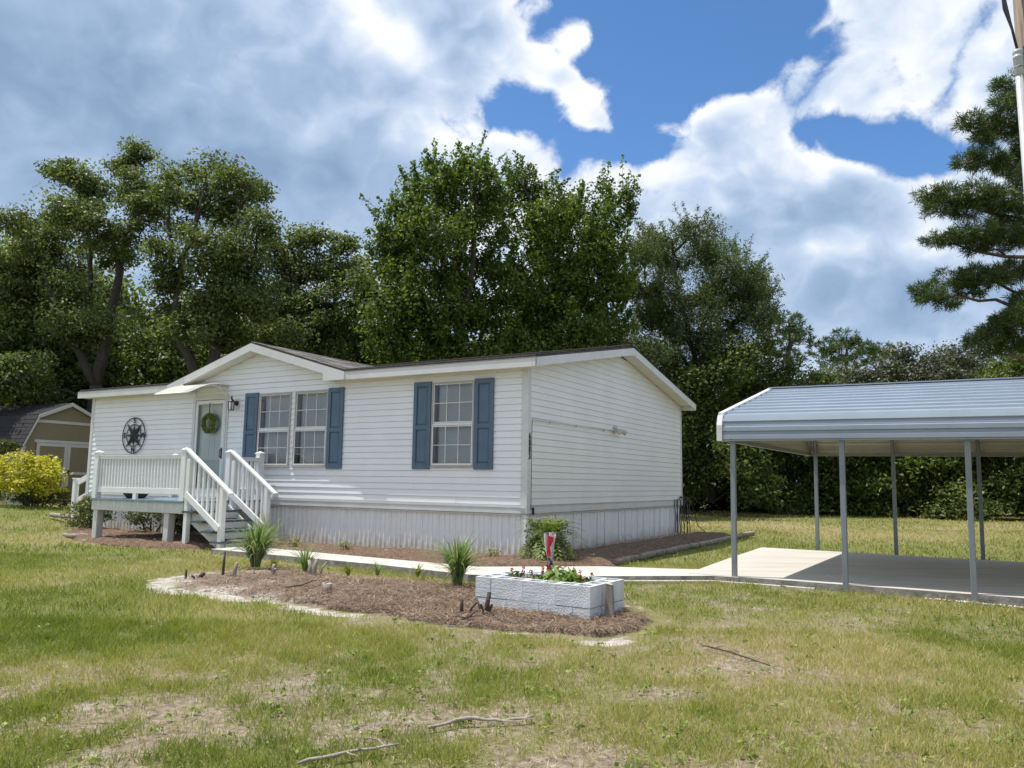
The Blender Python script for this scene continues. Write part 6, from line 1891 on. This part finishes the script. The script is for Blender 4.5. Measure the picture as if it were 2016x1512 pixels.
def pine(label, spec, n_tuft_m2, nl, nw, per, seed, group=None, tuft_up=.35):
    g = np.random.default_rng(seed); trunks, clusters = spec
    base = np.array([trunks[0][0][0], trunks[0][0][1], 0.0])
    t = thing('pine_tree', label, 'tree', tuple(base), 0, group)
    mb = MB(); lb = MB(); nodes = []
    for i, path in enumerate(trunks):
        pts = [np.array(p[:3]) - base for p in path]; rad = [p[3] for p in path]; fp, fr_ = [], []
        for a in range(len(pts) - 1):
            for k in range(3):
                f = k / 3; q = pts[a] * (1 - f) + pts[a + 1] * f + (g.normal(size=3) * .06 if k else 0); fp.append(q); fr_.append(rad[a] * (1 - f) + rad[a + 1] * f)
        fp.append(pts[-1]); fr_.append(rad[-1])
        (mb if i == 0 else lb).tube([tuple(q) for q in fp], fr_, 9 if i == 0 else 6)
        nodes += list(zip(fp, fr_))
    npos = np.array([q for q, _ in nodes]); nr = np.array([r_ for _, r_ in nodes])
    C, Dv = [], []
    for (x, y, z, rx, rz) in clusters:
        c = np.array([x, y, z]) - base; ry = rx * .9
        dd = np.linalg.norm((npos - c) * [1, 1, 1.6], axis=1); i = int(np.argmin(dd))
        lb.tube(limb_points(npos[i], c - [0, 0, rz * .4], .05, g), [min(nr[i], .04), .03, .022, .014], 5, False)
        k = max(6, int(n_tuft_m2 * math.pi * rx * rz))
        q = unit(g.normal(size=(k, 3))); q[:, 2] = np.where(q[:, 2] < 0, q[:, 2] * .6, q[:, 2])
        tp = c + q * g.uniform(.3, 1, (k, 1)) ** .5 * [rx, ry, rz * 1.3]
        C.append(tp); Dv.append(unit(q * [1, 1, .7] + [0, 0, tuft_up]))
        for j in range(0, k, 2): lb.tube([tuple(c - [0, 0, rz * .3]), tuple((c + tp[j]) / 2 - [0, 0, .05]), tuple(tp[j])], [.015, .011, .007], 3, False)
    C = np.concatenate(C); Dv = np.concatenate(Dv); m = len(C)
    ci = np.repeat(np.arange(m), per); n = len(ci)
    dr = unit(Dv[ci] * g.uniform(.2, .9, (n, 1)) + g.normal(size=(n, 3)) * .62)
    l_ = nl * g.uniform(.7, 1.15, (n, 1)) * g.uniform(.65, 1.2, m)[ci][:, None]; p0 = C[ci] + g.normal(size=(n, 3)) * .05; tip = p0 + dr * l_ - np.array([0, 0, 1]) * l_ * .08
    sd = unit(np.cross(dr, g.normal(size=(n, 3)))) * nw * .5; mid = p0 + dr * l_ * .45
    V = np.stack([p0, mid + sd, tip, mid - sd], 1).reshape(-1, 3); F = np.arange(n * 4).reshape(n, 4)
    mb.build('trunk', PINEBARK, t, True); tag(lb.build('limbs', PINEBARK, t, True), kind='stuff')
    link_mesh('crown', np_mesh('crown', V, F, F_PINE, np.clip(g.uniform(0, .75, n) + .25 * g.uniform(0, 1, m)[ci], 0, 1)), None, t)
    return t


pine('big dark pine with layered drooping boughs at the right edge', TREES['pine_big'], 100, .25, .021, 34, 21)
pine('distant flat-topped pine just right of the feathery tree', TREES['pine_far_a'], 16, .42, .055, 26, 22)
pine('distant round-topped pine standing alone above the carport', TREES['pine_far_b'], 16, .42, .055, 26, 23)
pine('smallest distant pine between the round-topped pine and the grey oaks', TREES['pine_far_c'], 22, .40, .055, 24, 24)


# understory trees along the wood's edge: four kinds, copied
def under_proto(seed, hgt, wid, n, m):
    g = np.random.default_rng(seed); cl = []
    for k in range(15):
        z = hgt * (.06 + .86 * (k / 14)); w_ = wid * (1.0 if z < hgt * .6 else 1.0 - .7 * (z / hgt - .6) / .4) * .5
        a_ = g.uniform(0, 6.28); r_ = w_ * g.uniform(.2, .8)
        s_ = g.uniform(.55, .95) * wid * .27
        cl.append((r_ * math.cos(a_), r_ * math.sin(a_), z, s_ * 1.15, s_ * .9))
    spec = ([[(0, 0, 0, .10), (.1, 0, hgt * .4, .08), (0, .05, hgt * .85, .03)], [(.05, 0, hgt * .2, .06), (wid * .2, .1, hgt * .6, .03)], [(.05, 0, hgt * .25, .06), (-wid * .22, -.1, hgt * .55, .03)]], cl)
    area = sum(math.pi * c[3] * c[4] for c in cl)
    return spec, n / area


LBL = 'dense dark leafy understory tree in the shaded wall of woods at the lawn edge'
GRP = 'understory trees along the edge of the woods'
protos = []
for sd, hgt, wid, n, m in ((31, 6.2, 4.2, 19000, F_DARK), (32, 5.2, 4.6, 19000, F_DARK), (33, 7.2, 4.4, 21000, F_DARK), (34, 4.6, 3.8, 15000, F_BRIGHT)):
    spec, dens = under_proto(sd, hgt, wid, n, m)
    protos.append(tree('understory_tree', LBL, 'tree', spec, m, .19, .105, dens, None, sd, False, GRP))
used = [False] * 4
def place(i, x, y, s, rz, zs=1.0, label=None):
    if not used[i]: o = protos[i]; used[i] = True
    else: o = copy_tree(protos[i])
    o['label'] = label
    o.location = (x, y, float(zg(x, y)) - .15); o.rotation_euler = (0, 0, rz); o.scale = (s, s, s * zs)
    return o
ru = random.Random(77)
# right of the home: front row and a second row behind it
FRONT_LABELS = ['dark leafy tree at the lawn edge just right of the gable corner', 'dark leafy tree at the lawn edge left of the first carport post',
                'dark leafy tree directly behind the first front post of the carport', 'dark leafy tree seen between the first post and the rear left post',
                'dark leafy tree behind the rear left post of the carport', 'brighter green tree at the lawn edge beneath the carport roof',
                'dark leafy tree seen just right of the second front post', 'dark leafy tree behind the second rear post of the carport',
                'dark leafy tree seen left of the third front post', 'dark leafy tree behind the third front and rear posts', 'dark leafy tree at the right edge below the carport roof']
xx = 6.0
line = [(7.2, 40.5), (9.0, 39.8), (11.2, 38.6), (13.2, 37.2), (15.2, 35.6), (17.2, 34.3), (19.3, 33.2), (21.5, 32.2), (23.8, 31.2), (26.0, 30.2), (28.5, 29.4)]
for i, (x, y) in enumerate(line):
    place((0, 1, 2, 1, 0, 3, 1, 2, 0, 1, 2)[i], x, y, ru.uniform(.92, 1.08), ru.uniform(0, 6.28), ru.uniform(.9, 1.02),
          FRONT_LABELS[i])
for i in range(10):
    x = 6.0 + i * 2.6; y = 44.0 - i * 1.0
    place((2, 0, 1, 2)[i % 4], x, y, ru.uniform(.88, 1.0), ru.uniform(0, 6.28), ru.uniform(.9, 1.0), 'half-hidden dark tree in the second rank of woods behind the carport')
# behind the home and at the left behind the shed
for (x, y, i, s) in ((-22.0, 31.5, 0, 1.15), (-20.0, 33.5, 2, 1.15), (-17.6, 33.5, 1, 1.25), (-15.2, 34.5, 2, 1.05), (-13.0, 34, 3, 1.35), (-11.4, 35.0, 0, 1.2), (-9.0, 35, 3, 1.5),
                     (-6.8, 35.5, 2, 1.0), (-4.4, 36, 0, 1.2), (-2.0, 36, 1, 1.3), (.4, 36.5, 0, 1.2), (2.6, 36.8, 2, 1.1), (4.8, 37.4, 1, 1.35),
                     (-24.5, 36.5, 2, 1.3), (-19, 39.5, 0, 1.45), (-14, 40.5, 2, 1.35), (-10, 41, 2, 1.4), (-5.5, 41.5, 0, 1.5), (0, 42, 2, 1.35), (3.8, 42.5, 0, 1.4), (-27, 42, 2, 1.7), (-22.5, 43, 0, 1.8), (-17, 43.5, 2, 1.55), (-12.5, 44, 0, 1.6), (-7.5, 44, 2, 1.5)):
    place(i, x, y, s, ru.uniform(0, 6.28), ru.uniform(.92, 1.05), 'shaded understory tree in the woods behind the shed' if x < -13.5 else 'shaded understory tree in the woods behind the roof of the home')

# ------------------------------------------------------------------ lawn, needles, gravel
def blocked(x, y, bedgap=.12, margin=.05):
    b = in_poly(x, y, HOUSEPOLY)
    for p in (WALK, SLAB): b |= in_poly(x, y, p) | (poly_dist(x, y, p) < margin)
    db = poly_dist(x, y, BED); b |= in_poly(x, y, BED) | (db < .03 + bedgap * 2.1 * np.clip(2.6 * (vnoise(x, y, .9, 91, 4) - .33), 0, 1) * np.where(y > 10.4, .3, 1.0))
    b |= in_poly(x, y, FRONTBED)
    return b


BLADEM = leaf_mat('lawn_blade', [(0, (.10, .145, .024)), (.3, (.195, .235, .042)), (.55, (.30, .315, .075)), (.8, (.39, .345, .15)), (1, (.50, .43, .25))], .55, .30, .10, 1.2, .25)


def lawn(n, y0, y1, hgt, wid, seed, pw=1.0, clump=14):
    g = np.random.default_rng(seed)
    y = y0 + (y1 - y0) * g.uniform(0, 1, n) ** pw
    x = g.uniform(-1, 1, n) * (y * .72 + .9) + .1
    b = bare(x, y); d = dry(x, y)
    t = .6 * vnoise(x, y, .28, 55, 2) + .4 * vnoise(x, y, .09, 57, 1)   # tufts
    keep = (g.uniform(0, 1, n) < np.clip(1.1 - 1.0 * b, .10, 1) * np.clip(.25 + 1.9 * (t - .30), .10, 1)) & ~blocked(x, y)
    x, y, b, d, t = (q[keep] for q in (x, y, b, d, t)); n = len(x)
    z = zg(x, y)
    hh = hgt * g.uniform(.45, 1.25, n) * (.55 + .8 * t) * (1 - .35 * b) * (1 + .30 * np.exp(-((x + 4.5) / 2.8) ** 2 - ((y - 7.5) / 2.4) ** 2))
    a_ = g.uniform(0, 2 * np.pi, n); ln = hh * g.uniform(.15, 1.0, n)
    tip = np.stack([x + np.cos(a_) * ln, y + np.sin(a_) * ln, z + hh * g.uniform(.55, 1.0, n)], -1)
    p0 = np.stack([x, y, z - .01], -1)
    f_ = g.uniform(0, np.pi, n); sd = np.stack([np.cos(f_), np.sin(f_), np.zeros(n)], -1) * (wid * g.uniform(.6, 1.3, n))[:, None] * .5
    mid = p0 * .52 + tip * .48 + np.stack([0 * hh, 0 * hh, hh * .14], -1)
    V = np.stack([p0, mid + sd, tip, mid - sd], 1).reshape(-1, 3)
    tone = np.clip(.22 + .5 * d + .16 * b + .35 * (vnoise(x, y, .17, 66, 2) - .5) + g.normal(0, .13, n) + .25 * (g.uniform(0, 1, n) < .10 + .22 * d), 0, 1)
    return V, tone


parts = [lawn(380000, 3.1, 7.2, .072, .0042, 1, .85), lawn(200000, 7.0, 13.0, .075, .0062, 2, .8), lawn(85000, 12.5, 24.0, .09, .014, 3, .8), lawn(60000, 23.5, 42.0, .10, .028, 4, .9)]
V = np.concatenate([p[0] for p in parts]); T_ = np.concatenate([p[1] for p in parts])
o = link_mesh('grass', np_mesh('grass', V, np.arange(len(V)).reshape(-1, 4), BLADEM, T_))
tag(o, 'patchy green and straw coloured lawn grass', 'grass', kind='stuff')

NEEDLE = leaf_mat('pine_straw_needle', [(0, (.07, .043, .028)), (.5, (.215, .135, .085)), (.8, (.40, .29, .20)), (1, (.57, .475, .38))], .6, .1, .12, 2.0, .3)


def straw(poly, n, seed, zbase, hump, l_, w_, gap=.0, lift=.05):
    g = np.random.default_rng(seed); P = np.array(poly)
    x = g.uniform(P[:, 0].min(), P[:, 0].max(), n); y = g.uniform(P[:, 1].min(), P[:, 1].max(), n)
    d = poly_dist(x, y, poly); k = in_poly(x, y, poly) & (d > gap * vnoise(x, y, .5, 33, 3))
    for p in (WALK, SLAB): k &= ~in_poly(x, y, p)
    k &= g.uniform(0, 1, n) < (.2 + 1.0 * vnoise(x, y, .45, 61, 4)) * (1 if poly is not BED else .45 + .55 * sstep(x, -3.6, -1.4))
    x, y, d = x[k], y[k], d[k]; n = len(x)
    z = zbase + zg(x, y) + base_lift(x, y) + hump * sstep(d, 0, .45) * (.5 + vnoise(x, y, .6, 12, 3)) + .03 * vnoise(x, y, .14, 6, 2) + g.uniform(0, lift, n) * g.uniform(0, 1, n)
    a_ = g.uniform(0, 2 * np.pi, n); ll = l_ * g.uniform(.5, 1.2, n); dz = g.normal(0, .14, n) * ll
    dv = np.stack([np.cos(a_) * ll, np.sin(a_) * ll, dz], -1) * .5; c = np.stack([x, y, z + .008], -1)
    sd = np.stack([-np.sin(a_), np.cos(a_), np.zeros(n)], -1) * w_ * .5
    up = np.stack([0 * x, 0 * x, ll * .10], -1)
    V = np.stack([c - dv, c + sd + up, c + dv, c - sd + up], 1).reshape(-1, 3)
    return V, np.clip(g.uniform(0, .85, n) + .2 * (vnoise(x, y, .8, 44, 3) - .3), 0, 1)


parts = [straw(BED, 70000, 5, -.012, .018, .19, .007, .2, .05), straw(FRONTBED, 42000, 6, .02, .07, .17, .009, .15, .07)]
SOILP = [tuple(P3(a, b)[:2]) for a, b in ((.2, .2), (1.2, .2), (1.2, .6), (.2, .6))]
v3, t3_ = straw(SOILP, 1600, 9, .25, .02, .12, .005); parts.append((v3, t3_))
V = np.concatenate([p[0] for p in parts]); T_ = np.concatenate([p[1] for p in parts])
o = link_mesh('pine_straw', np_mesh('pine_straw', V, np.arange(len(V)).reshape(-1, 4), NEEDLE, T_))
tag(o, 'loose brown pine straw mulch spread over the beds', 'pine straw', kind='stuff')

# broad-leaved weeds dotted through the turf
g = np.random.default_rng(41); n = 650
y = 3.3 + 9 * g.uniform(0, 1, n) ** 1.3; x = g.uniform(-1, 1, n) * (y * .7 + .8); k = ~blocked(x, y); x, y = x[k], y[k]; n = len(x)
m8 = np.repeat(np.arange(n), 9); q = g.normal(size=(len(m8), 3)) * [1, 1, .25]; q = unit(q); r_ = g.uniform(.015, .055, (n, 1))[m8]
P = np.stack([x, y, zg(x, y) + .03], -1)[m8] + q * r_ * [1, 1, .5]
V, F = leaf_quads(P, .035, .02, q * .4 + [0, 0, 1], 1.0, 0, g)
WEEDM = leaf_mat('lawn_weed_leaf', [(0, (.10, .16, .03)), (.6, (.20, .27, .05)), (1, (.33, .33, .09))], .5, .25, .1, 2, .3)
o = link_mesh('lawn_weeds', np_mesh('lawn_weeds', V, F, WEEDM, g.uniform(0, 1, len(F))))
tag(o, 'small broad-leaved weeds scattered through the lawn', 'weeds', kind='stuff')

# dead needles and clippings lying on the lawn
g = np.random.default_rng(15); n = 30000
y = 3.2 + 12 * g.uniform(0, 1, n) ** 1.5; x = g.uniform(-1, 1, n) * (y * .7 + .8); k = ~blocked(x, y, .0, .0) & (g.uniform(0, 1, n) < .25 + .75 * bare(x, y)); x, y = x[k], y[k]; n = len(x)
a_ = g.uniform(0, 2 * np.pi, n); ll = .075 * g.uniform(.4, 1.3, n); c = np.stack([x, y, zg(x, y) + .012], -1)
dv = np.stack([np.cos(a_), np.sin(a_), g.normal(0, .12, n)], -1) * ll[:, None] * .5; sd = np.stack([-np.sin(a_), np.cos(a_), 0 * a_], -1) * .0022
V = np.stack([c - dv, c + sd + [0, 0, .006], c + dv, c - sd + [0, 0, .006]], 1).reshape(-1, 3)
CLIP = leaf_mat('dry_clipping', [(0, (.20, .14, .08)), (.6, (.38, .29, .17)), (1, (.52, .44, .31))], .7, .1, .1, 2, .2)
o = link_mesh('dry_clippings', np_mesh('dry_clippings', V, np.arange(len(V)).reshape(-1, 4), CLIP, g.uniform(0, 1, n)))
tag(o, 'dry grass clippings and fallen needles on the bare soil', 'clippings', kind='stuff')

# pale gravel strip along the carport rail
g = np.random.default_rng(8); n = 900
lx = 2.2 + 5.5 * g.uniform(0, 1, n) ** .9; ly = -.07 - np.abs(g.normal(0, .055, n)) * np.clip((lx - 1.9) / 1.2, .2, 1.2); Vs, Fs = [], []
ico = np.array([(1, 0, 0), (-1, 0, 0), (0, 1, 0), (0, -1, 0), (0, 0, 1), (0, 0, -1)], float); tri = np.array([(0, 2, 4), (2, 1, 4), (1, 3, 4), (3, 0, 4), (2, 0, 5), (1, 2, 5), (3, 1, 5), (0, 3, 5)])
for i in range(n):
    p = CM @ Vector((lx[i], ly[i], 0)); s_ = g.uniform(.008, .020)
    Vs.append(ico * s_ * g.uniform(.7, 1.3, (6, 3)) * [1, 1, .7] + [p.x, p.y, float(zg(p.x, p.y)) + .008 + s_ * .3]); Fs.append(tri + 6 * i)
o = link_mesh('gravel', np_mesh('gravel', np.concatenate(Vs), np.concatenate(Fs), GRAVELM))
tag(o, 'strip of pale gravel along the carport base rail', 'gravel', kind='stuff')
